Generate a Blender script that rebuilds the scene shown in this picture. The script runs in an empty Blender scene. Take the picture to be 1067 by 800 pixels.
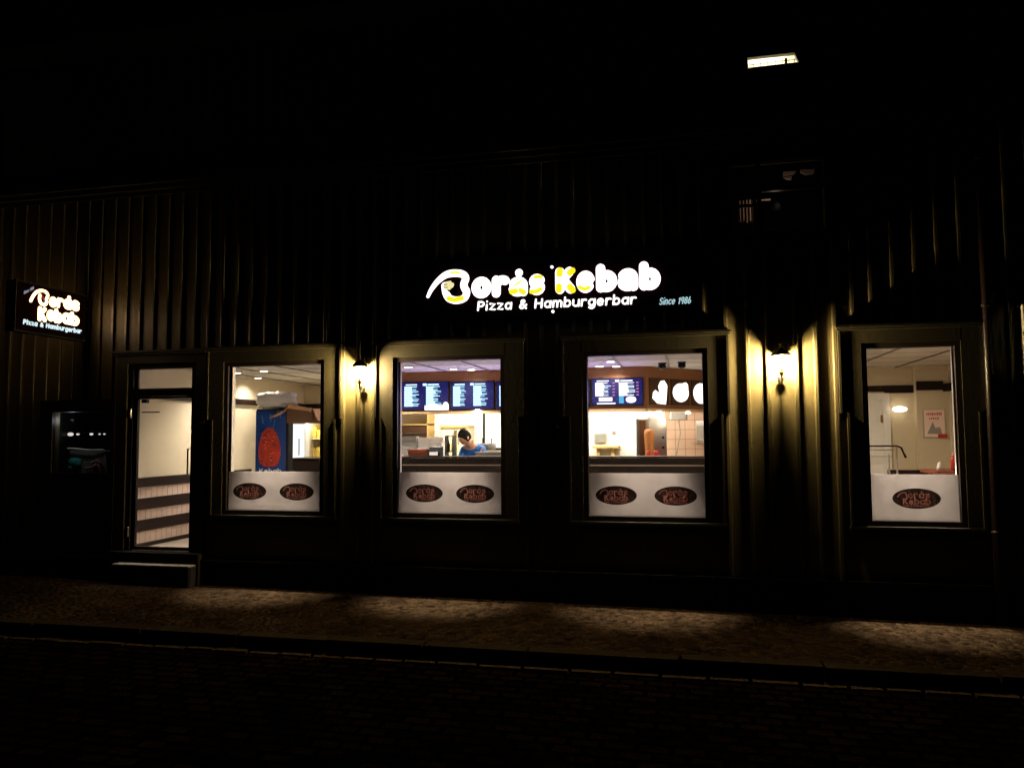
import bpy, math, random
from mathutils import Vector
random.seed(7)
R = math.radians
S = bpy.context.scene
col = S.collection

# ---------------------------------------------------------------- camera, world, exposure
CAM = Vector((0, -8, 1.74)); FOC = 800.0
YAW, PITCH, ROLL = .2207, .0657, -.0066
F_ = Vector((-math.sin(YAW)*math.cos(PITCH), math.cos(YAW)*math.cos(PITCH), math.sin(PITCH)))
R_ = Vector((math.cos(YAW), math.sin(YAW), 0)); U_ = R_.cross(F_)
R_, U_ = R_*math.cos(ROLL)+U_*math.sin(ROLL), -R_*math.sin(ROLL)+U_*math.cos(ROLL)
cd = bpy.data.cameras.new('camera'); cam = bpy.data.objects.new('camera', cd); col.objects.link(cam)
from mathutils import Matrix
cam.matrix_world = Matrix(((R_.x, U_.x, -F_.x, CAM.x), (R_.y, U_.y, -F_.y, CAM.y), (R_.z, U_.z, -F_.z, CAM.z), (0, 0, 0, 1)))
cd.sensor_width = 36; cd.lens = 36*FOC/1067; cd.clip_start = .05; cd.clip_end = 500
S.camera = cam
w = bpy.data.worlds.new('World'); S.world = w; w.use_nodes = True
nt = w.node_tree; sky = nt.nodes.new('ShaderNodeTexSky'); sky.sky_type = 'NISHITA'; sky.sun_disc = False
sky.sun_elevation = R(0); sky.sun_rotation = R(200)
nt.links.new(sky.outputs[0], nt.nodes['Background'].inputs[0]); nt.nodes['Background'].inputs[1].default_value = 0.00004
S.view_settings.view_transform = 'Standard'; S.view_settings.look = 'None'
S.view_settings.exposure = 0; S.view_settings.gamma = 1; S.view_settings.use_curve_mapping = False
S.cycles.max_bounces = 8; S.cycles.diffuse_bounces = 4; S.cycles.transparent_max_bounces = 16
S.cycles.sample_clamp_indirect = 4.0
S.cycles.use_denoising = True

def ray(u, v): return F_+R_*((u-533.5)/FOC)-U_*((v-400)/FOC)
def at(u, v, Y=0.0):
    d = ray(u, v); return CAM+d*((Y+8)/d.y)
def atX(u, v, X):
    d = ray(u, v); return CAM+d*(X/d.x)

# ---------------------------------------------------------------- helpers
def link_parent(o, parent):
    col.objects.link(o)
    if parent is not None: o.parent = parent
def thing(name, label, cat, loc=(0, 0, 0), group=None):
    o = bpy.data.objects.new(name, None); col.objects.link(o); o.location = loc
    o.empty_display_size = .1
    o['label'] = label; o['category'] = cat; o['_w'] = list(map(float, loc))
    if group: o['group'] = group
    return o
def tag(o, label, cat, group=None):
    o['label'] = label; o['category'] = cat
    if group: o['group'] = group
    return o
def worldloc(p):
    v = Vector((0, 0, 0))
    while p is not None:
        v += Vector(p.location); p = p.parent
    return v

class MB:
    def __init__(s): s.v = []; s.f = []; s.smooth = []; s.cuts = []
    def add(s, vs, fs, smooth=False):
        b = len(s.v); s.cuts.append((b, len(s.f))); s.v += [Vector(v) for v in vs]
        for f in fs: s.f.append([b+i for i in f]); s.smooth.append(smooth)
        return s
    def box(s, x0, x1, y0, y1, z0, z1, rz=0.0):
        if x0 > x1: x0, x1 = x1, x0
        if y0 > y1: y0, y1 = y1, y0
        if z0 > z1: z0, z1 = z1, z0
        vs = [(x, y, z) for x in (x0, x1) for y in (y0, y1) for z in (z0, z1)]
        if rz:
            cx, cy = (x0+x1)/2, (y0+y1)/2; c, n = math.cos(rz), math.sin(rz)
            vs = [(cx+(x-cx)*c-(y-cy)*n, cy+(x-cx)*n+(y-cy)*c, z) for x, y, z in vs]
        return s.add(vs, [(0, 1, 3, 2), (4, 6, 7, 5), (0, 4, 5, 1), (2, 3, 7, 6), (0, 2, 6, 4), (1, 5, 7, 3)])
    def rbox(s, x0, x1, y0, y1, z0, z1, b=.01):
        # chamfered on vertical edges
        p = [(x0+b, y0), (x1-b, y0), (x1, y0+b), (x1, y1-b), (x1-b, y1), (x0+b, y1), (x0, y1-b), (x0, y0+b)]
        return s.prism([(x, y, z0) for x, y in p], (0, 0, z1-z0))
    def prism(s, pts, d):
        n = len(pts); d = Vector(d); P = [Vector(p) for p in pts]
        return s.add(P+[p+d for p in P], [list(range(n))[::-1], [n+i for i in range(n)]]+[(i, (i+1) % n, n+(i+1) % n, n+i) for i in range(n)])
    def lathe(s, c, prof, n=20, axis='z', smooth=True):
        vs = []; fs = []
        for (r, h) in prof:
            for k in range(n):
                a = 2*math.pi*k/n; x, y = r*math.cos(a), r*math.sin(a)
                vs.append((c[0]+x, c[1]+y, c[2]+h) if axis == 'z' else ((c[0]+x, c[1]+h, c[2]+y) if axis == 'y' else (c[0]+h, c[1]+x, c[2]+y)))
        m = len(prof)
        for i in range(m-1):
            for k in range(n):
                fs.append((i*n+k, i*n+(k+1) % n, (i+1)*n+(k+1) % n, (i+1)*n+k))
        fs.append(list(range(n))[::-1]); fs.append([(m-1)*n+k for k in range(n)])
        return s.add(vs, fs, smooth)
    def tube(s, pts, r, n=8, N=None, dz=1.0, closed=False, cap=True):
        # swept tube. N: plane normal (then cross section squashed by dz along N); round ends
        P = [Vector(p) for p in pts]; rr = r if isinstance(r, (list, tuple)) else [r]*len(P)
        m = len(P); rings = []
        def tan(i):
            if closed: t = P[(i+1) % m]-P[i-1]
            else: t = P[min(i+1, m-1)]-P[max(i-1, 0)]
            return t.normalized() if t.length > 1e-9 else Vector((1, 0, 0))
        def frame(t):
            nn = Vector(N) if N is not None else (Vector((0, 0, 1)) if abs(t.z) < .9 else Vector((0, 1, 0)))
            sd = t.cross(nn).normalized(); nn2 = sd.cross(t).normalized()
            return sd, nn2
        def ring(c, t, rad):
            sd, nn2 = frame(t)
            return [c+sd*(rad*math.cos(2*math.pi*k/n))+nn2*(rad*dz*math.sin(2*math.pi*k/n)) for k in range(n)]
        for i in range(m): rings.append(ring(P[i], tan(i), rr[i]))
        if not closed and cap:
            t = tan(0); pre = [ring(P[0]-t*rr[0]*a, t, rr[0]*b) for a, b in ((.97, .2), (.8, .6), (.45, .9))]
            t = tan(m-1); post = [ring(P[-1]+t*rr[-1]*a, t, rr[-1]*b) for a, b in ((.45, .9), (.8, .6), (.97, .2))]
            rings = pre+rings+post
        vs = [v for rg in rings for v in rg]; fs = []; q = len(rings)
        for i in range(q if closed else q-1):
            j = (i+1) % q
            for k in range(n): fs.append((i*n+k, i*n+(k+1) % n, j*n+(k+1) % n, j*n+k))
        if not closed: fs.append(list(range(n))[::-1]); fs.append([(q-1)*n+k for k in range(n)])
        return s.add(vs, fs, True)
    def ico(s, c, r, sc=(1, 1, 1), nz=8, n=14, noise=0.0):
        prof = []
        vs = []; fs = []
        for i in range(nz+1):
            a = -math.pi/2+math.pi*i/nz
            for k in range(n):
                b = 2*math.pi*k/n; q = 1+noise*(random.random()-.5)*math.cos(a)
                vs.append((c[0]+r*sc[0]*q*math.cos(a)*math.cos(b), c[1]+r*sc[1]*q*math.cos(a)*math.sin(b), c[2]+r*sc[2]*q*math.sin(a)))
        for i in range(nz):
            for k in range(n): fs.append((i*n+k, i*n+(k+1) % n, (i+1)*n+(k+1) % n, (i+1)*n+k))
        return s.add(vs, fs, True)
    def each(s, name, mat, parent=None):
        # every added solid as an object of its own
        out = []; c = s.cuts+[(len(s.v), len(s.f))]
        for (v0, f0), (v1, f1) in zip(c[:-1], c[1:]):
            m = MB(); m.v = s.v[v0:v1]; m.f = [[i-v0 for i in f] for f in s.f[f0:f1]]; m.smooth = s.smooth[f0:f1]; out.append(m.build(name, mat, parent))
        return out
    def build(s, name, mat, parent=None, label=None):
        me = bpy.data.meshes.new(name)
        off = worldloc(parent) if parent is not None else Vector((0, 0, 0))
        me.from_pydata([tuple(v-off) for v in s.v], [], s.f); me.update()
        for p, sm in zip(me.polygons, s.smooth): p.use_smooth = sm
        me.materials.append(mat)
        import bmesh
        bm = bmesh.new(); bm.from_mesh(me); bmesh.ops.recalc_face_normals(bm, faces=bm.faces); bm.to_mesh(me); bm.free()
        o = bpy.data.objects.new(name, me); link_parent(o, parent)
        if label: o['label'] = label
        return o
    def solo(s, name, mat, label, cat, group=None, base=None):
        # top-level single-mesh thing with origin at its base
        if base is None:
            base = Vector((sum(v.x for v in s.v)/len(s.v), sum(v.y for v in s.v)/len(s.v), min(v.z for v in s.v)))
        base = Vector(base); s.v = [v-base for v in s.v]
        o = s.build(name, mat); o.location = base
        return tag(o, label, cat, group)

def copy_thing(o, loc, label=None, parent=None):
    c = o.copy(); col.objects.link(c)
    if parent is None: c.location = loc
    else: c.parent = parent
    if label: c['label'] = label
    for ch in [x for x in bpy.data.objects if x.parent == o]:
        copy_thing(ch, None, None, c)
    return c

# ---------------------------------------------------------------- materials
def mat(name, c, rough=.5, metal=0.0, bump=0.0, scale=30, vary=0.0, coat=0.0, emit=None, es=0.0, stretch=(1, 1, 1)):
    m = bpy.data.materials.new(name); m.use_nodes = True; n = m.node_tree.nodes; l = m.node_tree.links
    b = n['Principled BSDF']; b.inputs['Base Color'].default_value = (*c, 1); b.inputs['Roughness'].default_value = rough
    b.inputs['Metallic'].default_value = metal; b.inputs['Coat Weight'].default_value = coat
    if emit: b.inputs['Emission Color'].default_value = (*emit, 1); b.inputs['Emission Strength'].default_value = es
    if bump or vary:
        tc = n.new('ShaderNodeTexCoord'); mp = n.new('ShaderNodeMapping'); mp.inputs['Scale'].default_value = stretch
        nz = n.new('ShaderNodeTexNoise'); nz.inputs['Scale'].default_value = scale; nz.inputs['Detail'].default_value = 5
        l.new(tc.outputs['Object'], mp.inputs[0]); l.new(mp.outputs[0], nz.inputs[0])
        if bump:
            bp = n.new('ShaderNodeBump'); bp.inputs['Strength'].default_value = bump; bp.inputs['Distance'].default_value = .01
            l.new(nz.outputs[0], bp.inputs['Height']); l.new(bp.outputs[0], b.inputs['Normal'])
        if vary:
            mx = n.new('ShaderNodeMix'); mx.data_type = 'RGBA'
            mx.inputs['A'].default_value = (*[x*(1-vary) for x in c], 1); mx.inputs['B'].default_value = (*[min(1, x*(1+vary)) for x in c], 1)
            if vary >= .3:
                mr = n.new('ShaderNodeMapRange'); mr.inputs['From Min'].default_value = .36; mr.inputs['From Max'].default_value = .64
                l.new(nz.outputs[0], mr.inputs['Value']); l.new(mr.outputs[0], mx.inputs['Factor'])
            else: l.new(nz.outputs[0], mx.inputs['Factor']); l.new(mx.outputs['Result'], b.inputs['Base Color'])
    return m
def emis(name, c, s):
    m = bpy.data.materials.new(name); m.use_nodes = True; n = m.node_tree.nodes
    n.remove(n['Principled BSDF']); e = n.new('ShaderNodeEmission'); e.inputs[0].default_value = (*c, 1); e.inputs[1].default_value = s
    m.node_tree.links.new(e.outputs[0], n['Material Output'].inputs[0]); return m
def glassmat(name, tint=(1, 1, 1), refl=.04, rough=0.0):
    m = bpy.data.materials.new(name); m.use_nodes = True; n = m.node_tree.nodes; l = m.node_tree.links
    n.remove(n['Principled BSDF']); t = n.new('ShaderNodeBsdfTransparent'); t.inputs[0].default_value = (*tint, 1)
    g = n.new('ShaderNodeBsdfGlossy'); g.inputs['Roughness'].default_value = rough
    lw = n.new('ShaderNodeLayerWeight'); lw.inputs[0].default_value = .25
    ma = n.new('ShaderNodeMath'); ma.operation = 'MULTIPLY_ADD'; ma.inputs[1].default_value = .5; ma.inputs[2].default_value = refl
    mx = n.new('ShaderNodeMixShader'); l.new(lw.outputs['Fresnel'], ma.inputs[0]); l.new(ma.outputs[0], mx.inputs[0])
    ma.inputs[1].default_value = .3
    l.new(t.outputs[0], mx.inputs[1]); l.new(g.outputs[0], mx.inputs[2]); l.new(mx.outputs[0], n['Material Output'].inputs[0]); return m
def translucent(name, c, mixd=.35, vary=.0):
    m = bpy.data.materials.new(name); m.use_nodes = True; n = m.node_tree.nodes; l = m.node_tree.links
    n.remove(n['Principled BSDF']); t = n.new('ShaderNodeBsdfTranslucent'); t.inputs[0].default_value = (*c, 1)
    d = n.new('ShaderNodeBsdfDiffuse'); d.inputs[0].default_value = (*c, 1)
    mx = n.new('ShaderNodeMixShader'); mx.inputs[0].default_value = mixd
    if vary:
        tc = n.new('ShaderNodeTexCoord'); nz = n.new('ShaderNodeTexNoise'); nz.inputs['Scale'].default_value = 7; nz.inputs['Detail'].default_value = 6
        mr = n.new('ShaderNodeMix'); mr.data_type = 'RGBA'; mr.inputs['A'].default_value = (*[x*(1-vary) for x in c], 1); mr.inputs['B'].default_value = (*c, 1)
        l.new(tc.outputs['Object'], nz.inputs[0]); l.new(nz.outputs[0], mr.inputs['Factor']); l.new(mr.outputs['Result'], t.inputs[0])
    l.new(t.outputs[0], mx.inputs[1]); l.new(d.outputs[0], mx.inputs[2]); l.new(mx.outputs[0], n['Material Output'].inputs[0]); return m

M = {}
M['paint'] = mat('olive_painted_board', (.08, .064, .028), .42, bump=.35, scale=9, vary=.32, stretch=(14, 14, .8))
M['batten'] = mat('olive_painted_batten', (.085, .068, .03), .42, bump=.25, scale=9, vary=.22, coat=.5, stretch=(14, 14, .8))
M['batten'].node_tree.nodes['Principled BSDF'].inputs['Coat Roughness'].default_value = .16
M['trim'] = mat('olive_painted_trim', (.026, .021, .0095), .45, bump=.15, scale=9, vary=.18, stretch=(3, 3, 3))
M['dark_trim'] = mat('dark_window_frame', (.018, .013, .01), .4)
M['plinth'] = mat('dark_stone_plinth', (.012, .01, .009), .95, bump=.5, scale=25, vary=.3)
M['cream'] = mat('cream_wall', (.62, .53, .38), .75, bump=.05, scale=40, vary=.04)
M['white_wall'] = mat('white_kitchen_wall', (.8, .78, .7), .6)
M['white'] = mat('white_paint', (.78, .76, .72), .45)
M['ceil'] = mat('ceiling_tile', (.56, .52, .47), .8, bump=.15, scale=90, vary=.06)
M['floor'] = mat('interior_floor_tile', (.3, .25, .2), .35, vary=.2, scale=6)
M['rail'] = mat('dark_brown_rail', (.014, .006, .004), .5)
M['pinkpanel'] = mat('pinkish_panel_board', (.62, .46, .38), .6, bump=.2, scale=12, stretch=(1, 12, 1), vary=.12)
M['wood'] = mat('orange_brown_wood', (.26, .1, .035), .4, bump=.1, scale=8, vary=.3, stretch=(1, 1, 9))
M['counter'] = mat('dark_brown_counter', (.012, .007, .005), .4, vary=.4, scale=12)
M['ctop'] = mat('counter_edge', (.2, .16, .12), .4)
M['steel'] = mat('brushed_steel', (.5, .48, .45), .28, metal=1, bump=.05, scale=50, stretch=(1, 1, 20))
M['black'] = mat('black_plastic', (.006, .006, .007), .45)
M['iron'] = mat('black_iron', (.015, .013, .01), .4, metal=.3)
M['brass'] = mat('aged_brass', (.35, .22, .06), .35, metal=1)
M['glass'] = glassmat('window_glass')
M['film'] = translucent('frosted_film', (.39, .36, .345), .3, vary=.3)
M['sticker'] = glassmat('brown_oval_sticker', (.21, .165, .15), .0)
M['stickertext'] = glassmat('dull_red_sticker_lettering', (.66, .46, .42), .0)
M['blade_glow'] = emis('lit_warm_acrylic', (1, .6, .27), 5)
M['white_glow'] = emis('lit_white_acrylic', (1, .86, .9), 2.4)
M['white_glow2'] = emis('small_lit_white_acrylic', (1, .97, .95), 1.9)
M['cyan_glow'] = emis('pale_cyan_lit_lettering', (.5, .78, .85), .75)
M['yellow_glow'] = emis('yellow_lit_acrylic', (1, .9, .02), 1.0)
M['cream_glow'] = emis('cream_lit_emblem', (.95, .85, .42), .95)
M['signboard'] = mat('black_sign_board', (.0035, .0012, .0014), .5)
M['screen'] = mat('dark_blue_screen', (.01, .01, .03), .3, emit=(.004, .006, .1), es=1.0)
M['screen_text'] = emis('white_cyan_screen_text', (.55, .85, 1), 2.0)
M['screen_pink'] = emis('pink_screen_text', (1, .35, .75), 1.0)
M['screen_white'] = emis('white_screen_text', (1, .97, 1), 1.8)
M['screen_cyan'] = emis('cyan_screen_text', (.12, .55, .9), 1.0)
M['blob'] = emis('overexposed_food_picture', (1, .96, .88), 2.2)
M['board_dark'] = mat('dark_picture_board', (.07, .035, .02), .5, vary=.4, scale=14)
M['lamp_white'] = emis('lamp_disc', (1, .93, .82), 14)
M['faint'] = emis('faint_glint', (1, .93, .85), .8)  # glow standing in for small glints in the dark window
M['bulb'] = emis('hot_lamp_bulb', (1, .75, .36), 13500)
M['bluepanel'] = mat('blue_banner', (.006, .04, .2), .3, vary=.8, scale=7, stretch=(2, 1, .8))
M['redmeat'] = mat('red_kebab_print', (.42, .03, .013), .5, vary=.8, scale=24, stretch=(1.6, 1, .8))
M['bag'] = mat('white_plastic_bag', (.75, .72, .68), .35, bump=1, scale=14)
M['cardboard'] = mat('brown_cardboard', (.38, .2, .09), .75, vary=.15)
M['meat'] = mat('roasted_kebab_meat', (.5, .2, .05), .55, bump=1, scale=26, vary=.35, stretch=(1, 1, .6))
M['tile'] = mat('pinkish_wall_tile', (.62, .42, .3), .3, vary=.08, scale=5)
M['grout'] = mat('dark_grout', (.2, .13, .09), .8)
M['yellowgoods'] = mat('yellow_goods', (.75, .55, .12), .5, vary=.3, scale=20)
M['skin'] = mat('skin', (.5, .27, .17), .5)
M['hair'] = mat('black_hair', (.004, .003, .003), .9, bump=.8, scale=60)
M['shirt'] = mat('blue_shirt', (.01, .11, .42), .7, bump=.15, scale=20, vary=.15)
M['trousers'] = mat('black_trousers', (.015, .015, .018), .8)
M['red'] = mat('red_plastic', (.45, .02, .015), .4)
M['brownred'] = mat('red_brown_basket', (.2, .045, .02), .6, vary=.4, scale=30)
M['paper'] = mat('paper', (.8, .78, .74), .7)
M['greybox'] = mat('grey_box', (.3, .3, .28), .5, vary=.15)
M['posterpaper'] = mat('pinkish_poster_paper', (.85, .66, .6), .6)
M['postergrey'] = mat('grey_poster_picture', (.3, .28, .25), .6, vary=.5, scale=20)
M['kerb'] = mat('granite_kerb', (.014, .010, .006), .95, bump=.8, scale=30, vary=.35)
M['gutter'] = mat('gutter_stone', (.028, .019, .011), .95, bump=.9, scale=20, vary=.4)
M['step'] = mat('lit_stone_step', (.15, .135, .12), .7, bump=.3, scale=25, vary=.15)  # paler stone: light on the step's top put into its colour
M['pipe'] = mat('dark_red_drainpipe', (.007, .002, .0015), .4)
M['roof'] = mat('dark_roof', (.006, .005, .005), .9)
M['pane_reflection'] = mat('pale_reflection', (.55, .42, .32), .8, vary=.3, scale=20)  # colour of the pieces imitating reflections in the upper panes
M['teal'] = mat('teal_goods', (.05, .42, .38), .5, vary=.4, scale=18)
M['pink'] = mat('pink_goods', (.6, .25, .22), .5, vary=.4, scale=18)

for k_ in ('rail', 'counter', 'black', 'screen', 'dark_trim', 'hair', 'iron', 'board_dark'):
    M[k_].node_tree.nodes['Principled BSDF'].inputs['Specular IOR Level'].default_value = .15
for k_ in ('kerb', 'gutter', 'plinth', 'roof', 'signboard'):
    M[k_].node_tree.nodes['Principled BSDF'].inputs['Specular IOR Level'].default_value = 0
def stone_mat(name, sc, c0, c1, bumpd, rough=.75, brick=None):
    m = bpy.data.materials.new(name); m.use_nodes = True; n = m.node_tree.nodes; l = m.node_tree.links
    b = n['Principled BSDF']; b.inputs['Roughness'].default_value = rough; b.inputs['Specular IOR Level'].default_value = 0
    tc = n.new('ShaderNodeTexCoord')
    nz = n.new('ShaderNodeTexNoise'); nz.inputs['Scale'].default_value = 45; nz.inputs['Detail'].default_value = 8
    l.new(tc.outputs['Object'], nz.inputs[0])
    nb = n.new('ShaderNodeTexNoise'); nb.inputs['Scale'].default_value = 1.6; nb.inputs['Detail'].default_value = 4
    l.new(tc.outputs['Object'], nb.inputs[0])
    if brick:
        br = n.new('ShaderNodeTexBrick'); br.inputs['Scale'].default_value = 1
        br.inputs['Brick Width'].default_value = brick[0]; br.inputs['Row Height'].default_value = brick[1]; br.inputs['Mortar Size'].default_value = brick[2]
        br.inputs['Color1'].default_value = (*c0, 1); br.inputs['Color2'].default_value = (*c1, 1); br.inputs['Mortar'].default_value = (*[x*.35 for x in c0], 1)
        mw = n.new('ShaderNodeMapping'); l.new(tc.outputs['Object'], mw.inputs[0])
        ad = n.new('ShaderNodeMix'); ad.data_type = 'RGBA'; ad.blend_type = 'ADD'; ad.inputs['Factor'].default_value = .03
        nw = n.new('ShaderNodeTexNoise'); nw.inputs['Scale'].default_value = 5; l.new(tc.outputs['Object'], nw.inputs[0])
        l.new(mw.outputs[0], ad.inputs['A']); l.new(nw.outputs[1], ad.inputs['B']); l.new(ad.outputs['Result'], br.inputs[0])
        colr = br.outputs[0]; hgt = br.outputs[1]; inv = True
    else:
        vo = n.new('ShaderNodeTexVoronoi'); vo.inputs['Scale'].default_value = sc; l.new(tc.outputs['Object'], vo.inputs[0])
        cr = n.new('ShaderNodeMix'); cr.data_type = 'RGBA'; cr.inputs['A'].default_value = (*c0, 1); cr.inputs['B'].default_value = (*c1, 1)
        l.new(vo.outputs['Color'], cr.inputs['Factor']); colr = cr.outputs['Result']; hgt = vo.outputs[0]; inv = True
    mu = n.new('ShaderNodeMix'); mu.data_type = 'RGBA'; mu.blend_type = 'MULTIPLY'; mu.inputs['Factor'].default_value = .85
    rp = n.new('ShaderNodeValToRGB'); rp.color_ramp.elements[0].position = .3; rp.color_ramp.elements[1].position = .7
    rp.color_ramp.elements[0].color = (.3, .3, .3, 1); rp.color_ramp.elements[1].color = (1.3, 1.3, 1.3, 1)
    l.new(nz.outputs[0], rp.inputs[0]); l.new(colr, mu.inputs['A']); l.new(rp.outputs[0], mu.inputs['B'])
    m2 = n.new('ShaderNodeMix'); m2.data_type = 'RGBA'; m2.blend_type = 'MULTIPLY'; m2.inputs['Factor'].default_value = .7
    rq = n.new('ShaderNodeValToRGB'); rq.color_ramp.elements[0].position = .35; rq.color_ramp.elements[1].position = .65; rq.color_ramp.elements[0].color = (.45, .45, .45, 1)
    l.new(nb.outputs[0], rq.inputs[0]); l.new(mu.outputs['Result'], m2.inputs['A']); l.new(rq.outputs[0], m2.inputs['B'])
    l.new(m2.outputs['Result'], b.inputs['Base Color'])
    bp = n.new('ShaderNodeBump'); bp.inputs['Strength'].default_value = 1; bp.inputs['Distance'].default_value = bumpd; bp.invert = inv
    b2 = n.new('ShaderNodeBump'); b2.inputs['Strength'].default_value = .8; b2.inputs['Distance'].default_value = bumpd*.6
    l.new(hgt, bp.inputs['Height']); l.new(nz.outputs[0], b2.inputs['Height']); l.new(bp.outputs[0], b2.inputs['Normal']); l.new(b2.outputs[0], b.inputs['Normal'])
    return m
M['pave'] = stone_mat('small_stone_pavement', 17, (.005, .003, .0015), (.034, .021, .011), .035, .95)
M['cobble'] = stone_mat('cobbled_road', 8, (.002, .001, .0006), (.008, .004, .002), .03, .95, brick=(.2, .12, .018))

# ---------------------------------------------------------------- ground
SL = -.0086
def kerbY(X): return -1.74+.033*(X+1)
def quad_sheet(name, x0, x1, ya, yb, dz, m, nx=24):
    b = MB(); vs = []; fs = []
    for i in range(nx+1):
        X = x0+(x1-x0)*i/nx
        vs.append((X, ya(X), SL*X+dz)); vs.append((X, yb(X), SL*X+dz))
    for i in range(nx): fs.append((2*i, 2*i+2, 2*i+3, 2*i+1))
    b.add(vs, fs); o = b.build(name, m); o['kind'] = 'structure'; return o
quad_sheet('ground', -200, 200, lambda X: -220, lambda X: 220, -.9, M['plinth'], 1)
quad_sheet('pavement', -40, 40, lambda X: kerbY(X), lambda X: .02, 0, M['pave'])
quad_sheet('road', -40, 40, lambda X: -30, lambda X: kerbY(X)-.27, -.1, M['cobble'])
def stones(name, m, off0, off1, ztop, zbot, step, label_kind, gap=.008):
    b = MB(); X = -30.0
    while X < 25:
        L = step*random.uniform(.8, 1.25); a, c = X+gap/2, X+L-gap/2
        if abs(X) < 14 or True:
            j = random.uniform(-.006, .006); h = random.uniform(-.005, .004)
            pts = [(a, kerbY(a)+off0+j, SL*a+zbot), (c, kerbY(c)+off0+j, SL*c+zbot), (c, kerbY(c)+off1+j, SL*c+zbot), (a, kerbY(a)+off1+j, SL*a+zbot)]
            top = [(p[0], p[1], SL*p[0]+ztop+h) for p in pts]
            ins = .008
            top = [(a+ins, top[0][1]+ins, top[0][2]), (c-ins, top[1][1]+ins, top[1][2]), (c-ins, top[2][1]-ins, top[2][2]), (a+ins, top[3][1]-ins, top[3][2])]
            b.add(pts+top, [(3, 2, 1, 0), (4, 5, 6, 7), (0, 1, 5, 4), (1, 2, 6, 5), (2, 3, 7, 6), (3, 0, 4, 7)])
        X += L
    o = b.build(name, m); o['kind'] = 'structure'; return o
stones('kerb', M['kerb'], -.15, .004, .012, -.2, 1.0, None)
stones('gutter', M['gutter'], -.275, -.155, -.088, -.25, .3, None, .015)

# ---------------------------------------------------------------- building
BLD = thing('wooden_building', 'dark olive timber building with board and batten walls and four lit shop windows', 'building', (-2.5, 0, 0))
XL, XR, ZB, ZT = -14.0, 8.0, .38, 6.6
WIN = [(-5.175, -4.005), (-3.085, -1.915), (-.985, .185), (1.73, 2.505)]
WZ0, WZ1 = .895, 2.55
DOOR = (-6.455, -5.655, .405, 2.552)
DARK = (-7.72, -6.62, 1.2, 2.18)
holes = [(a, b, WZ0, WZ1) for a, b in WIN]+[DOOR, (-7.56, -6.72, 1.31, 2.05)]
U1 = (.5, 1.4, 3.75, 4.47)      # upper window with dim panes
U2 = (.69, 1.225, 5.45, 5.595)
holes.append(U1)
def boards(holes, x0, x1, z0, z1, y0, y1):
    xs = sorted({x0, x1}|{h[0] for h in holes}|{h[1] for h in holes}); b = MB()
    for a, c in zip(xs[:-1], xs[1:]):
        m = (a+c)/2; cuts = sorted([(h[2], h[3]) for h in holes if h[0] < m < h[1]]); z = z0
        for lo, hi in cuts:
            if lo > z: b.box(a, c, y0, y1, z, lo)
            z = max(z, hi)
        if z < z1: b.box(a, c, y0, y1, z, z1)
    return b
# attic opening is a trapezoid: carry the wall around it
TR = [at(777.5, 60), at(828.5, 54.5), at(834, 66.5), at(778.5, 73.5)]
TRb = (min(p.x for p in TR)-.03, max(p.x for p in TR)+.03, min(p.z for p in TR)-.03, max(p.z for p in TR)+.03)
wb = boards(holes+[TRb], XL, XR, -.35, ZT, .0, .07)
fx0, fx1, fz0, fz1 = TRb
out = [Vector((fx0, 0, fz1)), Vector((fx1, 0, fz1)), Vector((fx1, 0, fz0)), Vector((fx0, 0, fz0))]
for i in range(4):
    j = (i+1) % 4; wb.prism([out[i], out[j], Vector((TR[j].x, 0, TR[j].z)), Vector((TR[i].x, 0, TR[i].z))], (0, .07, 0))
wb.build('wall', M['paint'], BLD)
# battens: narrow rounded strips over every board joint
bx = []
x = -6.577
while x > XL: bx.append(x); x -= .187
x = -6.39
while x < -5.2: bx.append(x); x += .187
x = -5.2
bx += [-5.27+.187*k for k in range(0, 8) if -5.27+.187*k < -3.95]
bx += [-3.926, -3.739, -3.552, -3.365]+[-3.178+.18*k for k in range(0, 7)]
bx += [-1.812, -1.637, -1.468, -1.297, -1.12]+[-.94+.19*k for k in range(0, 6)]
bx += [.2, .42, .627, .82, 1.088, 1.27, 1.45, 1.62]+[1.79+.2*k for k in range(0, 32)]
bx = sorted(bx)
def clear(X, z0, z1):
    blk = []
    for a, b2 in WIN: blk.append((a-.235, b2+.235, .0, 2.8))
    blk += [(-6.70, -5.43, -.5, 2.77), (-7.75, -6.6, -.5, 2.2), (U1[0]-.12, U1[1]+.12, U1[2]-.12, U1[3]+.12), (TRb[0]-.05, TRb[1]+.05, TRb[2]-.05, TRb[3]+.05)]
    iv = sorted([(c[2], c[3]) for c in blk if c[0] < X < c[1]]); z = z0; outp = []
    for lo, hi in iv:
        if lo > z: outp.append((z, lo))
        z = max(z, hi)
    if z < z1: outp.append((z, z1))
    return outp
bt = MB()
for X in bx:
    for z0, z1 in clear(X, .32, 4.70)+clear(X, 4.86, ZT-.05):
        h, d, c = .021, .03, .009
        p = [(X-h, -.0), (X-h, -d+c), (X-h+c*.35, -d+c*.3), (X-h+c, -d), (X+h-c, -d), (X+h-c*.35, -d+c*.3), (X+h, -d+c), (X+h, 0)]
        bt.prism([(a, b2, z0) for a, b2 in p], (0, 0, z1-z0))
bt.build('batten', M['batten'], BLD)
MB().box(XL, XR, -.06, -.001, -.35, .30).box(XL, XR, -.085, -.06, .30, .33).build('plinth', M['plinth'], BLD)
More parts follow.
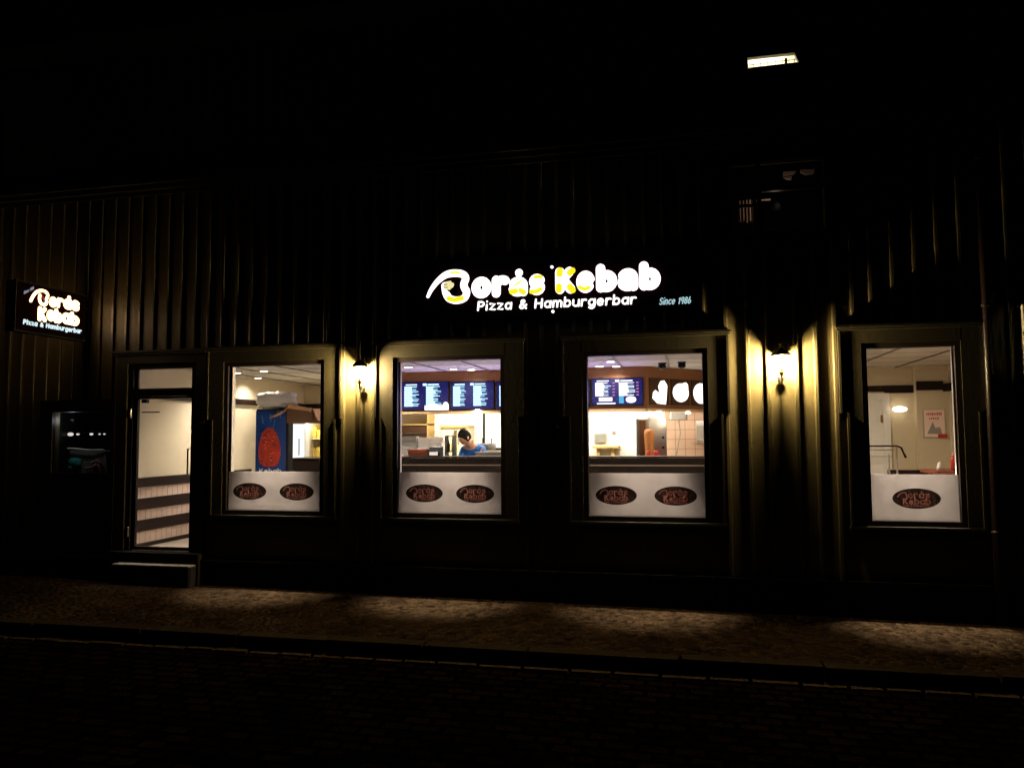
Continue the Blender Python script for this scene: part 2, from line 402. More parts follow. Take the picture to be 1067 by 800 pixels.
# belt course between the storeys and eaves
cb = MB(); cb.box(XL, XR, -.09, 0, 4.72, 4.78); cb.box(XL, XR, -.13, 0, 4.782, 4.83); cb.box(XL, XR, -.05, 0, 4.66, 4.718)
cb.box(XL, XR, -.05, 0, 5.15, 5.2) if False else None
cb.build('belt_course', M['trim'], BLD)
ea = MB(); ea.prism([(XL-.3, -.6, ZT-.05), (XL-.3, 3.5, ZT+1.6), (XL-.3, 7.6, ZT-.05), (XL-.3, 7.6, ZT-.2), (XL-.3, -.6, ZT-.2)], (XR-XL+.6, 0, 0))
ea.build('roof', M['roof'], BLD)
MB().box(XL, XL+.1, .07, 7, -.35, ZT-.2).box(XR-.1, XR, .07, 7, -.35, ZT-.2).box(XL, XR, 7, 7.1, -.35, ZT-.2).each('outer_wall', M['plinth'], BLD)

# window joinery
def moulded_frame(a, b, z0, z1, name='window_frame', ear=True, left=True, right=True, sash=.05, headtop=2.775):
    t = MB(); jw = .175; ew = .24; zs = 1.93
    for sgn, e, on in ((-1, a, left), (1, b, right)):
        if not on: continue
        i0, i1 = e+sgn*sash, e+sgn*(jw)
        t.box(i0, i1, -.045, -.001, z0-.09, headtop-.05)
        t.box(i1, i1+sgn*.02, -.06, -.001, z0-.09, zs-.002)                     # back band, lower part
        if ear:
            t.box(i1, e+sgn*ew, -.045, -.001, zs, headtop-.05)
            t.box(e+sgn*ew, e+sgn*(ew+.02), -.06, -.001, zs, headtop-.05)
    xa = a-(jw if left else sash); xb = b+(jw if right else sash)
    t.box(a-sash, b+sash, -.0455, -.001, z1+sash, headtop-.05)
    ea_, eb_ = (a-ew-.03 if left else a-sash), (b+ew+.03 if right else b+sash)
    t.box(ea_, eb_, -.075, -.001, headtop-.048, headtop-.025)
    t.box(ea_-.012, eb_+.012, -.095, -.001, headtop-.024, headtop)
    t.box(xa, xb, -.0455, -.001, z0-.16, z0-sash)
    t.box(xa-.03, xb+.03, -.065, -.001, z0-sash-.03, z0-sash+.0)
    fr = t.build(name, M['trim'], BLD)
    s = MB()
    s.box(a-sash, a, -.03, .06, z0-sash, z1+sash); s.box(b, b+sash, -.03, .06, z0-sash, z1+sash)
    s.box(a, b, -.03, .06, z1, z1+sash); s.box(a, b, -.03, .06, z0-sash, z0)
    s.build('sash', M['dark_trim'], fr)
    return fr

# ---------------------------------------------------------------- stroke lettering
def arc(cx, cy, rx, ry, a0, a1, n=14):
    return [(cx+rx*math.cos(R(a0+(a1-a0)*i/n)), cy+ry*math.sin(R(a0+(a1-a0)*i/n))) for i in range(n+1)]
CIR = lambda: arc(.4, .5, .4, .5, 0, 360, 18)
GL = {
 'o': (.8, [CIR()]),
 'r': (.6, [[(0, 1), (0, 0)], [(0, .55)]+arc(.4, .55, .38, .45, 160, 60, 8)]),
 'a': (.8, [CIR(), [(.8, 1), (.8, 0)]]),
 'A2': (.8, [[(.08, .82)]+arc(.42, .62, .38, .38, 130, 0, 8)+[(.8, 0)], arc(.4, .29, .38, .29, 0, 360, 14)]),
 's': (.7, [[(.66, .85)]+arc(.36, .76, .3, .24, 60, 250, 8)+arc(.36, .26, .32, .26, 80, -140, 9)]),
 'K': (.9, [[(0, 1.4), (0, 0)], [(.78, 1.4), (.1, .68)], [(.25, .75), (.85, 0)]]),
 'e': (.8, [[(.02, .52), (.78, .52)]+arc(.4, .5, .4, .5, 10, 315, 16)]),
 'b': (.8, [[(0, 1.5), (0, 0)], CIR()]),
 'P': (.8, [[(0, 1.4), (0, 0)], [(0, 1.4)]+arc(.4, 1.02, .4, .38, 90, -90, 10)+[(0, .64)]]),
 'i': (.12, [[(.05, .85), (.05, 0)], [(.05, 1.42), (.05, 1.44)]]),
 'z': (.75, [[(0, 1), (.72, 1), (0, 0), (.75, 0)]]),
 '&': (1.0, [[(.95, 0), (.2, 1.0)]+arc(.42, 1.15, .22, .22, 170, -10, 8)+[(.1, .5)]+arc(.35, .3, .3, .3, 150, 320, 8)+[(.95, .6)]]),
 'H': (.95, [[(0, 1.4), (0, 0)], [(.9, 1.4), (.9, 0)], [(0, .72), (.9, .72)]]),
 'm': (1.2, [[(0, 1), (0, 0)], [(0, .6)]+arc(.3, .65, .28, .35, 160, 0, 7)+[(.58, 0)], [(.58, .6)]+arc(.88, .65, .28, .35, 160, 0, 7)+[(1.16, 0)]]),
 'u': (.8, [[(0, 1)]+arc(.4, .4, .4, .4, 180, 360, 9)+[(.8, 1)], [(.8, .4), (.8, 0)]]),
 'g': (.8, [CIR(), [(.8, 1), (.8, -.15)]+arc(.42, -.12, .38, .35, 0, -150, 8)]),
 'S': (.85, [[(.8, 1.2)]+arc(.42, 1.05, .38, .35, 50, 260, 9)+arc(.42, .36, .4, .36, 80, -150, 9)]),
 'n': (.75, [[(0, 1), (0, 0)], [(0, .6)]+arc(.36, .62, .34, .38, 160, 0, 7)+[(.7, 0)]]),
 'c': (.72, [arc(.4, .5, .4, .5, 45, 315, 12)]),
 '1': (.4, [[(0, 1.1), (.3, 1.4), (.3, 0)]]),
 '9': (.75, [arc(.37, 1.0, .37, .4, 0, 360, 12), [(.74, 1.0), (.6, 0)]]),
 '8': (.75, [arc(.37, 1.05, .32, .34, 0, 360, 12), arc(.37, .36, .37, .36, 0, 360, 12)]),
 '6': (.75, [arc(.37, .4, .37, .4, 0, 360, 12), [(.0, .4), (.3, 1.4)]]),
 'h': (.75, [[(0, 1.5), (0, 0)], [(0, .6)]+arc(.36, .62, .34, .38, 160, 0, 7)+[(.7, 0)]]),
 'B': (.85, [[(0, 1.4), (0, 0)], [(0, 1.4)]+arc(.38, 1.06, .36, .34, 90, -90, 8)+[(0, .72)], [(0, .72)]+arc(.42, .36, .4, .36, 90, -90, 8)+[(0, 0)]]),
 ' ': (.45, []),
}
GL['å'] = (.8, GL['a'][1]+[[(.42, 1.48), (.44, 1.48)]])
GL['ä'] = (.8, GL['A2'][1]+[[(.42, 1.5), (.44, 1.5)]])
def strokes(txt, x0, z0, width, xh, slant=0.0, gap=.42):
    tot = sum(GL[c][0]+gap for c in txt)-gap; k = width/tot; x = x0; out = []
    for c in txt:
        for s in GL[c][1]: out.append([(x+px_*k+slant*pz*xh, z0+pz*xh) for px_, pz in s])
        x += (GL[c][0]+gap)*k
    return out
def ink(mb, sts, rad, f, N, n=8, dz=.6):
    for s in sts:
        closed = len(s) > 8 and abs(s[0][0]-s[-1][0])+abs(s[0][1]-s[-1][1]) < 1e-6
        pts = s[:-1] if closed else s
        # resample long segments lightly
        mb.tube([f(*p) for p in pts], rad, n=n, N=N, dz=dz, closed=closed)
    return mb
def letter_cell(mb, ch, x0, x1, z0, z1, rad, f, N, asc, n=10, dz=.8):
    gw = GL[ch][0]; kx = (x1-x0-2*rad)/gw; kz = (z1-z0-2*rad)/asc
    for s in GL[ch][1]:
        ink(mb, [[(x0+rad+a*kx, z0+rad+b*kz) for a, b in s]], rad, f, N, n, dz)
def smooth_path(p, n=5):
    out = []
    for i in range(len(p)-1):
        p0, p1, p2, p3 = p[max(i-1, 0)], p[i], p[i+1], p[min(i+2, len(p)-1)]
        for k in range(n):
            t = k/n
            out.append(tuple(.5*((2*p1[j])+(-p0[j]+p2[j])*t+(2*p0[j]-5*p1[j]+4*p2[j]-p3[j])*t*t+(-p0[j]+3*p1[j]-3*p2[j]+p3[j])*t**3) for j in (0, 1)))
    out.append(tuple(p[-1])); return out

# one sticker mesh: dark oval with its lettering cut through, red tinted letters set into the cuts
def sticker_meshes():
    f = lambda p, q: (p, .0195, q); tx = MB(); z = -1.108; X = 0
    groups = [(strokes('orås', X-.07, 1.116, .18, .036), .0062), (strokes('Kebab', X-.115, 1.058, .23, .034), .0062),
              ([smooth_path([(X-.165, 1.125), (X-.14, 1.155), (X-.10, 1.165), (X-.088, 1.14), (X-.085, 1.115), (X-.11, 1.10)], 3)], .006),
              (strokes('Pizza & Hamburgerbar', X-.115, 1.034, .23, .010), .0021)]
    el = [(.212*math.cos(R(t*10)), .0205, .097*math.sin(R(t*10))) for t in range(36)]
    base = MB().prism(el, (0, -.002, 0)).build('oval_sticker', M['sticker'])
    for sts, rad in groups:
        for st_ in sts:
            for k in range(len(st_)-1):
                a, b = Vector((st_[k][0], 0, st_[k][1]+z)), Vector((st_[k+1][0], 0, st_[k+1][1]+z))
                d = (b-a); L = d.length
                if L < 1e-5: continue
                d.normalize(); n = Vector((-d.z, 0, d.x)); e = rad*.45
                P = [a-d*e+n*rad, a-d*rad, a-d*e-n*rad, b+d*e-n*rad, b+d*rad, b+d*e+n*rad]
                tx.prism([p+Vector((0, .0165, 0)) for p in P], (0, .0055, 0))
    cut = tx.build('sticker_lettering', M['stickertext'])
    md = base.modifiers.new('b', 'BOOLEAN'); md.object = cut; md.operation = 'DIFFERENCE'; md.solver = 'EXACT'; md.use_self = True
    dg = bpy.context.evaluated_depsgraph_get(); dg.update()
    nm = bpy.data.meshes.new_from_object(base.evaluated_get(dg)); nm.name = 'oval_sticker'; nm.materials.clear(); nm.materials.append(M['sticker'])
    ins = cut.data
    for v in ins.vertices: v.co.y = .0208 if v.co.y < .019 else .0215
    bpy.data.objects.remove(base); bpy.data.objects.remove(cut); return nm, ins
STICKER_ME, STICKTX_ME = sticker_meshes()
# shop windows with frosted film and oval stickers
STK = [[-4.904, -4.312], [-2.789, -2.214], [-.706, -.105], [2.135]]
for i, (a, b) in enumerate(WIN):
    fr = moulded_frame(a, b, WZ0, WZ1, 'shop_window')
    MB().box(a, b, .022, .028, 1.338, WZ1).build('glass_pane', M['glass'], fr)
    MB().box(a, b, .022, .0275, WZ0, 1.335).build('frosted_film', M['film'], fr)
    for X in STK[i]:
        for src, nm, mm in ((STICKER_ME, 'oval_sticker', None), (STICKTX_ME, 'sticker_lettering', None)):
            o = bpy.data.objects.new(nm, src); link_parent(o, fr); o.location = Vector((X, 0, 1.108))-worldloc(fr)
    # inner reveal, white
    rv = MB(); d = .16
    rv.box(a-.09, a-.02, .062, d, WZ0-.05, WZ1+.05); rv.box(b+.02, b+.09, .062, d, WZ0-.05, WZ1+.05)
    rv.box(a-.018, b+.018, .062, d+.08, WZ0-.07, WZ0-.02)
    rv.build('window_reveal', M['white'], fr)

# entrance door: frame, transom bar, glazed leaf
a, b, z0, z1 = DOOR
fr = MB()
fr.box(a-.06, a, -.02, .09, z0, z1+.06).box(b, b+.06, -.02, .09, z0, z1+.06).box(a, b, -.02, .09, z1, z1+.06).box(a, b, -.03, .09, 2.225, 2.315)
dfr = fr.build('door_frame', M['dark_trim'], BLD)
t = MB()
for sgn, e in ((-1, a), (1, b)):
    t.box(e+sgn*.062, e+sgn*.2, -.045, -.001, .36, 2.72)
t.box(a-.06, b+.06, -.0455, -.001, z1+.062, 2.72)
t.box(a-.26, -5.445, -.075, -.001, 2.722, 2.745); t.box(a-.275, -5.447, -.095, -.001, 2.746, 2.77)
t.build('door_architrave', M['trim'], BLD)
lf = MB(); la, lb = a+.003, b-.003
lf.box(la, la+.03, .03, .07, z0+.006, 2.222).box(lb-.03, lb, .03, .07, z0+.006, 2.222).box(la+.03, lb-.03, .03, .07, z0+.006, z0+.04).box(la+.03, lb-.03, .03, .07, 2.195, 2.222)
door = lf.build('entrance_door', M['dark_trim'], BLD)
MB().box(la+.03, lb-.03, .047, .053, z0+.04, 2.195).build('door_glass', M['glass'], door)
MB().box(a, b, .047, .053, 2.316, z1).build('transom_glass', M['glass'], dfr)
hb = MB()
for zz in (2.02, .62): hb.tube([(a-.012, -.032, zz-.05), (a-.012, -.032, zz+.05)], .011, n=10)
hb.each('hinge', M['steel'], door)
h = MB(); h.tube([(lb-.02, .0, 1.3), (lb-.02, -.04, 1.3), (lb-.02, -.04, 1.6), (lb-.02, .0, 1.6)], .01, n=8); h.build('handle', M['steel'], door)
MB().box(a+.05, a+.28, .08, .11, 2.03, 2.045).box(a+.05, a+.12, .072, .12, 2.15, 2.19).build('door_closer', M['black'], door)
# threshold and stone step
MB().box(a-.2, b+.2, -.13, .3, .30, .40).box(a-.2, b+.2, -.13, -.06, -.3, .30).build('threshold', M['plinth'], BLD)
st = MB().rbox(-6.5, -5.46, -.27, -.132, -.3, .27, .02)
st.build('entrance_step', M['plinth'], BLD)  # dark stone keeps the step's front in painted shade
MB().box(-6.48, -5.48, -.26, -.133, .271, .283).build('lit_step_top', M['step'], BLD)  # pale slab paints the door light falling on the step

# dark neighbouring display window
t = MB(); a, b, z0, z1 = (-7.56, -6.72, 1.31, 2.05)
t.box(-7.74, -7.56, -.05, -.001, .33, 2.195); t.box(-6.72, -6.67, -.05, -.001, .33, 2.195); t.box(-7.56, -6.72, -.05, -.001, 2.05, 2.195); t.box(-7.56, -6.72, -.05, -.001, .33, 1.31)
dw = t.build('display_window', M['dark_trim'], BLD)
MB().box(a, b, .02, .026, z0, z1).build('glass_pane', M['glass'], dw)
bxm = MB(); bxm.box(a-.1, b+.1, .9, .95, 1.0, 2.3).box(a-.15, a-.1, .07, .95, 1.0, 2.3).box(b+.1, b+.13, .07, .95, 1.0, 2.3).box(a-.1, b+.1, .07, .9, 1.0, 1.05).box(a-.1, b+.1, .07, .9, 2.25, 2.3)
bxm.build('display_box', M['black'], dw)
dc = thing('display_cooler', 'dim glass display cooler with rounded pale rim behind the dark window', 'display cooler', (-7.380, .45, 1.05))
tub = MB()
p = [(-7.800+.0, 1.05), (-7.780, 1.58), (-7.130, 1.56), (-7.060, 1.05)]
MB().prism([(x_, .35, z_) for x_, z_ in p], (0, .4, 0)).build('cabinet', mat('dull_cabinet', (.2, .2, .19), .4, vary=.3, scale=8), dc)
MB().tube([(-7.780, .33, 1.6), (-7.580, .3, 1.6), (-7.330, .3, 1.58), (-7.130, .33, 1.58)], .012, n=8).build('rim', M['white'], dc)
MB().ico((-7.560, .33, 1.42), .1, (1, .3, .6), noise=.5).ico((-7.610, .33, 1.36), .07, (1, .3, .5), noise=.5).build('teal_tub', M['teal'], dc)
MB().tube(smooth_path([(-7.300, 1.36), (-7.230, 1.38)], 2) and [(-7.380, .32, 1.35), (-7.280, .31, 1.36), (-7.210, .31, 1.4), (-7.180, .32, 1.36), (-7.160, .32, 1.31)], .02, n=6).tube([(-7.300, .32, 1.42), (-7.210, .31, 1.45), (-7.180, .32, 1.41)], .018, n=6).build('pink_garland', M['pink'], dc)
ls = thing('glint_row', 'row of small glowing blobs imitating glints in the dark window', 'glint row', (-7.35, .3, 1.85))
for X, s_ in ((-7.61, 1.3), (-7.50, .7), (-7.30, .8), (-7.18, .5), (-7.11, .5)):
    MB().ico((X, .3, 1.78), .022*s_, (1.6, .6, .8)).build('bulb', M['faint'], ls)  # glowing blobs imitate glints; no real bulbs hang here
MB().tube([(-7.66, .3, 1.81), (-7.4, .3, 1.795), (-7.05, .3, 1.81)], .004, n=5).build('wire', M['black'], ls)  # made-up line joining the glints
ld = bpy.data.lights.new('cooler_fill', 'POINT'); ld.energy = .8; ld.color = (.9, .95, 1); ld.shadow_soft_size = .03  # unseen light added to brighten the cooler a little
lo = bpy.data.objects.new('cooler_fill', ld); link_parent(lo, dc); lo.location = Vector((-7.430, .12, 1.95))-Vector(dc.location)

# ---------------------------------------------------------------- interior shell
FZ, CZ, YB = .405, 2.62, 4.3
LW = -6.49
MB().box(LW, 3.5, .0701, YB, FZ-.1, FZ).build('interior_floor', M['floor'], BLD)
MB().box(LW-.1, 3.5, .0701, YB+.1, CZ, CZ+.1).build('ceiling', M['ceil'], BLD)
gr = MB(); x = LW+.3
while x < 3.2: gr.box(x-.014, x+.014, .2, YB-.01, CZ-.012, CZ-.001); x += .6
y = .55
while y < YB: gr.box(LW+.01, 3.2, y-.014, y+.014, CZ-.0135, CZ-.0122); y += .6
gr.build('ceiling_grid', mat('ceiling_grid_bar', (.16, .12, .09), .6), BLD)
MB().box(LW-.1, LW, .0701, YB, FZ-.1, CZ).build('interior_wall', M['cream'], BLD)
MB().box(LW-.1, -4.75, YB, YB+.1, FZ-.1, CZ).build('interior_wall', M['cream'], BLD)
MB().box(-4.75, 1.2, YB, YB+.1, FZ-.1, CZ).build('kitchen_wall', M['white_wall'], BLD)
MB().box(.9, 1.0, 1.75, YB, FZ-.1, CZ).build('interior_wall', M['cream'], BLD)
# dining room end walls
XW = at(955, 420, 3.15).x; XR2 = at(989, 420, 3.15).x
MB().box(1.0, XW, 3.3, 3.4, FZ-.1, CZ).box(XW, XR2+.1, 3.15, 3.4, FZ-.1, CZ).build('interior_wall', M['cream'], BLD)
MB().box(XR2, XR2+.1, .0701, 3.15, FZ-.1, CZ).build('interior_wall', M['cream'], BLD)
# inside face of the front wall
fw = boards([(a-.02, b+.02, WZ0-.02, WZ1+.02) for a, b in WIN]+[(DOOR[0]-.0, DOOR[1]+.0, FZ, DOOR[3])]+[(-7.7, -6.6, 1.0, 2.3)], LW, XR2, FZ-.1, CZ, .0701, .075)
fw.build('inner_lining', M['cream'], BLD)
# picture rails and wainscot rails
rl = MB(); RZ0, RZ1 = 2.215, 2.295
rl.box(LW, LW+.035, .11, YB, RZ0, RZ1).box(LW+.035, -4.75, YB-.035, YB, RZ0, RZ1)
rl.box(1.0, XW-.001, 3.265, 3.3, 2.29, 2.37); rl.box(2.65, XW-.001, 3.25, 3.264, 2.265, 2.37)
rl.box(XW, XR2-.07, 3.115, 3.149, 2.29, 2.41); rl.box(XR2-.07, XR2, 2.9, 3.149, 2.27, 2.37)
rl.each('picture_rail', M['rail'], BLD)
wl = MB()
for z0, z1 in ((1.13, 1.245), (.86, .995), (.60, .735), (.41, .455)): wl.box(LW+.012, LW+.04, .09, 2.6, z0, z1)
wl.each('wainscot_rail', M['rail'], BLD)
pn = MB(); y = .09
while y < 2.6: pn.box(LW+.0005, LW+.0115, y, y+.094, FZ, 1.2); y += .1
pn.build('wainscot_panel', M['pinkpanel'], BLD)

# bulkhead above the counter with wooden strips
bk = MB(); B0, B1, B2 = Vector((-4.7, 2.15, 0)), Vector((-.49, 2.15, 0)), Vector((.36, 3.15, 0))
def wallseg(mb, p, q, z0, z1, th0, th1):
    d = (q-p).normalized(); n = Vector((d.y, -d.x, 0))
    mb.prism([(*(p+n*th0).xy, z0), (*(q+n*th0).xy, z0), (*(q+n*th1).xy, z0), (*(p+n*th1).xy, z0)], (0, 0, z1-z0))
for p, q in ((B0, B1), (B1+Vector((.005, .0, 0)), B2)):
    wallseg(bk, p, q, 2.07, CZ-.001, -.12, 0)
bk.box(.36, .9, 3.15, 3.27, 2.07, CZ-.001)
bulk = bk.build('menu_bulkhead', M['wood'], BLD)
eb = MB()
for p, q in ((B0, B1), (B1+Vector((.005, .0, 0)), B2)): wallseg(eb, p, q, 2.035, 2.068, -.14, .03)
eb.build('bulkhead_edge', mat('pale_wood_edge', (.6, .4, .22), .4), bulk)

# ---------------------------------------------------------------- ceiling downlights
def downlight(X, Y, power, label, Z=CZ, colr=(1, .9, .75), r=.05, tilt=None, vis=True):
    t = thing('ceiling_downlight', label, 'downlight', (X, Y, Z), 'round downlights in the shop ceiling')
    MB().lathe((X, Y, Z-.012), [(r+.018, 0), (r+.02, .004), (r+.016, .011)], 20).build('trim_ring', M['white'], t)
    MB().lathe((X, Y, Z-.014), [(r*.8, 0), (r, .0018)], 20).build('lens', M['lamp_white'], t)
    l = bpy.data.lights.new('downlight_beam', 'SPOT'); l.energy = power; l.color = colr; l.spot_size = R(150); l.spot_blend = .9; l.shadow_soft_size = .04
    o = bpy.data.objects.new('downlight_beam', l); link_parent(o, t); o.location = (0, 0, -.03)
    if tilt: o.rotation_euler = tilt
    return t
def sill_spot(t, power, tilt):
    b_ = [c for c in t.children if c.type == 'LIGHT'][0]
    b_.data.spot_size = R(44); b_.data.spot_blend = 1.0; b_.data.energy = power; b_.rotation_euler = (R(-tilt), 0, 0)
for X, wn in ((-4.6, 'leftmost shop window'), (-2.5, 'window with the worker behind it'), (-.4, 'window below the end of the lettering'), (2.1, 'narrow right hand window'), (-6.05, 'glazed entrance door')):
    sill_spot(downlight(X, .22, 10, 'round downlight set in the ceiling close behind the '+wn), 260 if X < -6 else 3900, 8)
for X, Y, pw, lb in ((-6.0, 1.45, 70, 'small bright downlight by the left wall with dark rail'), (-5.5, 1.3, 40, 'downlight in front of the white bag'), (-6.25, 2.4, 30, 'downlight hidden behind the white bag, washing the left wall'), (-3.95, 1.7, 40, 'downlight above the left end of the menu screens'), (-3.45, 1.3, 40, 'downlight in the left corner of the worker\'s window'), (-2.98, 1.75, 30, 'left one of the close pair above the second menu screen'), (-2.78, 1.9, 20, 'right one of the close pair above the second menu screen'), (-.86, 1.29, 50, 'largest bright downlight in the bluish ceiling area'), (-1.06, 1.9, 20, 'left small downlight before the right menu screen'), (-.85, 1.97, 20, 'right small downlight before the right menu screen')):
    downlight(X, Y, pw*1.6, lb)
# kitchen ceiling panels
for X, lb in ((-3.6, 'long lit ceiling panel over the white food boxes'), (-2.2, 'long lit ceiling panel over the whiteboard'), (-.8, 'long lit ceiling panel over the kebab grill')):
    t = thing('ceiling_panel_light', lb, 'ceiling light', (X, 3.3, CZ), 'lit panels in the kitchen ceiling')
    MB().box(X-.5, X+.5, 3.1, 3.5, CZ-.05, CZ-.001).build('housing', M['white'], t)
    l = bpy.data.lights.new('panel_tube', 'AREA'); l.shape = 'RECTANGLE'; l.size = .95; l.size_y = .36; l.energy = 62; l.color = (1, .9, .74)
    o = bpy.data.objects.new('panel_tube', l); link_parent(o, t); o.location = (0, 0, -.055)
t = thing('oval_wall_lamp', 'small glowing oval lamp on the back wall beneath the dark rail', 'lamp', (2.85, 3.25, 2.03))
MB().ico((2.82, 3.2, 2.045), .075, (1.25, .5, .5)).build('shade', emis('glowing_shade', (1, .85, .6), 6), t)
MB().box(2.79, 2.85, 3.22, 3.3, 2.03, 2.06).each('bracket', M['brass'], t)
# dining room ceiling light
t = thing('ceiling_panel_light', 'ceiling panel lamp over the dining corner behind the narrow rightmost window', 'ceiling light', (1.6, 1.4, CZ))
MB().box(1.45, 1.75, 1.1, 1.7, CZ-.05, CZ-.001).build('housing', M['white'], t)
l = bpy.data.lights.new('panel_tube', 'AREA'); l.shape = 'RECTANGLE'; l.size = .28; l.size_y = .56; l.energy = 40; l.color = (1, .84, .62)
o = bpy.data.objects.new('panel_tube', l); link_parent(o, t); o.location = (0, 0, -.055)

# ---------------------------------------------------------------- counter
ct = thing('service_counter', 'long dark brown service counter with thin worktop across the two middle windows', 'counter', (-1.9, 1.95, FZ))
MB().box(-4.4, .36, 1.80, 1.86, FZ, 1.41).box(-4.4, .36, 1.78, 1.799, 1.41, 1.438).build('front_panel', M['counter'], ct)
MB().box(-4.42, .38, 1.775, 2.12, 1.44, 1.455).build('worktop', M['counter'], ct)
MB().box(-4.4, .36, 1.785, 1.8, 1.335, 1.35).build('edge_strip', M['ctop'], ct)
MB().box(-4.4, -4.34, 1.861, 2.6, FZ, 1.438).box(.3, .36, 1.861, 2.6, FZ, 1.438).each('side_panel', M['counter'], ct)
wt = thing('work_table', 'steel work table behind the dark counter where the worker leans', 'work table', (-1.9, 2.4, FZ))
MB().box(-4.2, .2, 2.14, 2.62, 1.27, 1.30).build('table_top', M['steel'], wt)
for X in (-4.1, .1):
    for Y in (2.2, 2.56): MB().box(X-.02, X+.02, Y-.02, Y+.02, FZ, 1.27).build('leg', M['steel'], wt)

# ---------------------------------------------------------------- menu screens
def menu_screen(u0, u1, v0, v1, label, extras=0, Y=2.1, glow=5):
    p0, p1 = at(u0, (v0+v1)/2, Y), at(u1, (v0+v1)/2, Y); q0, q1 = at((u0+u1)/2, v0, Y), at((u0+u1)/2, v1, Y)
    x0, x1, zt, zb = p0.x, p1.x, q0.z, q1.z; W, H = x1-x0, zt-zb
    t = thing('menu_screen', label, 'menu screen', ((x0+x1)/2, Y+.03, zb), 'blue menu screens above the counter')
    MB().box(x0, x1, Y+.001, Y+.045, zb, zt).build('housing', M['black'], t)
    MB().box(x0+.012, x1-.012, Y-.001, Y+.0005, zb+.012, zt-.012).build('display', M['screen'], t)
    tc_, tp = MB(), MB(); cols_ = []
    rnd = random.Random(int(u0))
    for cx0 in (x0+.07*W, x0+.53*W):
        tw = MB(); cols_.append(tw)
        cw = .38*W
        tw.box(cx0+.08*cw, cx0+.7*cw, Y-.003, Y-.0015, zt-.13*H, zt-.09*H)
        n = 13 if extras == 0 else 9
        for k in range(n):
            zz = zt-(.17+k*.055)*H
            L = rnd.uniform(.5, .68)*cw
            tw.box(cx0, cx0+L*.78, Y-.003, Y-.0015, zz-.042*H, zz)
            (tc_ if k % 3 == 1 else tw).box(cx0+L*.8, cx0+L*1.25, Y-.003, Y-.0015, zz-.026*H, zz-.006*H)
            if extras and k % 2 == 0: tp.box(cx0+.88*cw, cx0+cw, Y-.003, Y-.0015, zz-.03*H, zz)
    tw = MB(); cols_.append(tw); tw.box(x0+.46*W, x0+.54*W, Y-.0035, Y-.0018, zt-.15*H, zt-.07*H)
    if extras:
        tw.box(x0+.14*W, x0+.4*W, Y-.003, Y-.0015, zb+.16*H, zb+.3*H); tw.box(x0+.1*W, x0+.46*W, Y-.003, Y-.0015, zb+.06*H, zb+.1*H)
        tc_.box(x0+.53*W, x0+.62*W, Y-.003, Y-.0015, zb+.08*H, zb+.34*H)
        el = [(x0+.76*W+.1*W*math.cos(R(q*20)), Y-.003, zb+.21*H+.12*H*math.sin(R(q*20))) for q in range(18)]
        tw.prism(el, (0, .0015, 0))
    for tw in cols_: tw.build('menu_column', M['screen_white'] if extras else M['screen_text'], t)
    tc_.each('price_mark', M['screen_cyan'], t)
    if tp.v: tp.each('price_mark', M['screen_pink'], t)
    if glow:
        l = bpy.data.lights.new('screen_glow', 'AREA'); l.shape = 'RECTANGLE'; l.size = W; l.size_y = H; l.energy = glow; l.color = (.55, .42, 1)
        o = bpy.data.objects.new('screen_glow', l); link_parent(o, t); o.location = (0, -.06, H*.55); o.rotation_euler = (R(-118), 0, 0)
    return t
menu_screen(418, 467.5, 397.5, 427, 'glowing menu screen at the left, with a white bar along its lower edge')
b_ = MB(); pz = at(455, 424.5, 2.07); b_.box(pz.x-.17, pz.x+.17, 2.06, 2.08, pz.z-.035, pz.z+.03); b_.ico((pz.x-.05, 2.07, pz.z+.03), .05, (1.2, .15, .5)); b_.ico((pz.x+.13, 2.07, pz.z+.03), .05, (.8, .15, .9))
b_.solo('shelf_sign', M['blob'], 'white glowing wavy bar under the left menu screen', 'sign')
menu_screen(469, 515, 397, 426.5, 'glowing menu screen in the middle, above the worker in blue')
menu_screen(517, 566, 396.5, 426.5, 'menu screen cut off by the right edge of the worker\'s window')
menu_screen(616.5, 670.5, 393.5, 422.5, 'menu screen with an oval picture beside the lit food pictures', 1)
menu_screen(567.5, 615, 395, 424, 'menu screen mostly hidden between the two middle windows', 1)
# food picture boards on the turned bulkhead
dB = (B2-B1).normalized(); nB = Vector((dB.y, -dB.x, 0)); LB = (B2-B1).length
def onB(s, z, d): p = B1+dB*s+nB*d; return Vector((p.x, p.y, z))
shapes = [
 [(0, -.02), (-.07, .02), (-.11, -.01), (-.12, -.08), (-.04, -.14), (.1, -.15), (.12, -.02), (.13, .08), (.08, .14), (.02, .13), (-.02, .07)],
 [(.14*math.cos(R(t*20)) + (.02 if t in (2, 3) else 0), .115*math.sin(R(t*20))+(.03 if t in (2, 3) else 0)) for t in range(18)],
 [(.14*math.cos(R(t*20)), .13*math.sin(R(t*20))) for t in range(18)]]
lbs = ['lit white heart-like food picture beside the right menu screen', 'lit white oval food picture in the middle of the turned bulkhead', 'lit white round food picture cut off by the window edge']
for k, (sh, lb) in enumerate(zip(shapes, lbs)):
    s0 = .06+k*.42; c = s0+.18
    t = thing('food_picture', lb, 'food picture', onB(c, 2.12, .01), 'lit food pictures on the bulkhead')
    m = MB(); q = [onB(s0, 2.12, .002), onB(s0+.37, 2.12, .002), onB(s0+.37, 2.47, .002), onB(s0, 2.47, .002)]; m.prism(q, nB*.02); m.build('dark_board', M['board_dark'], t)
    m = MB(); m.prism([onB(c+a*1.15, 2.29+b*1.1, .024) for a, b in sh], nB*.004); m.build('lit_picture', M['blob'], t)
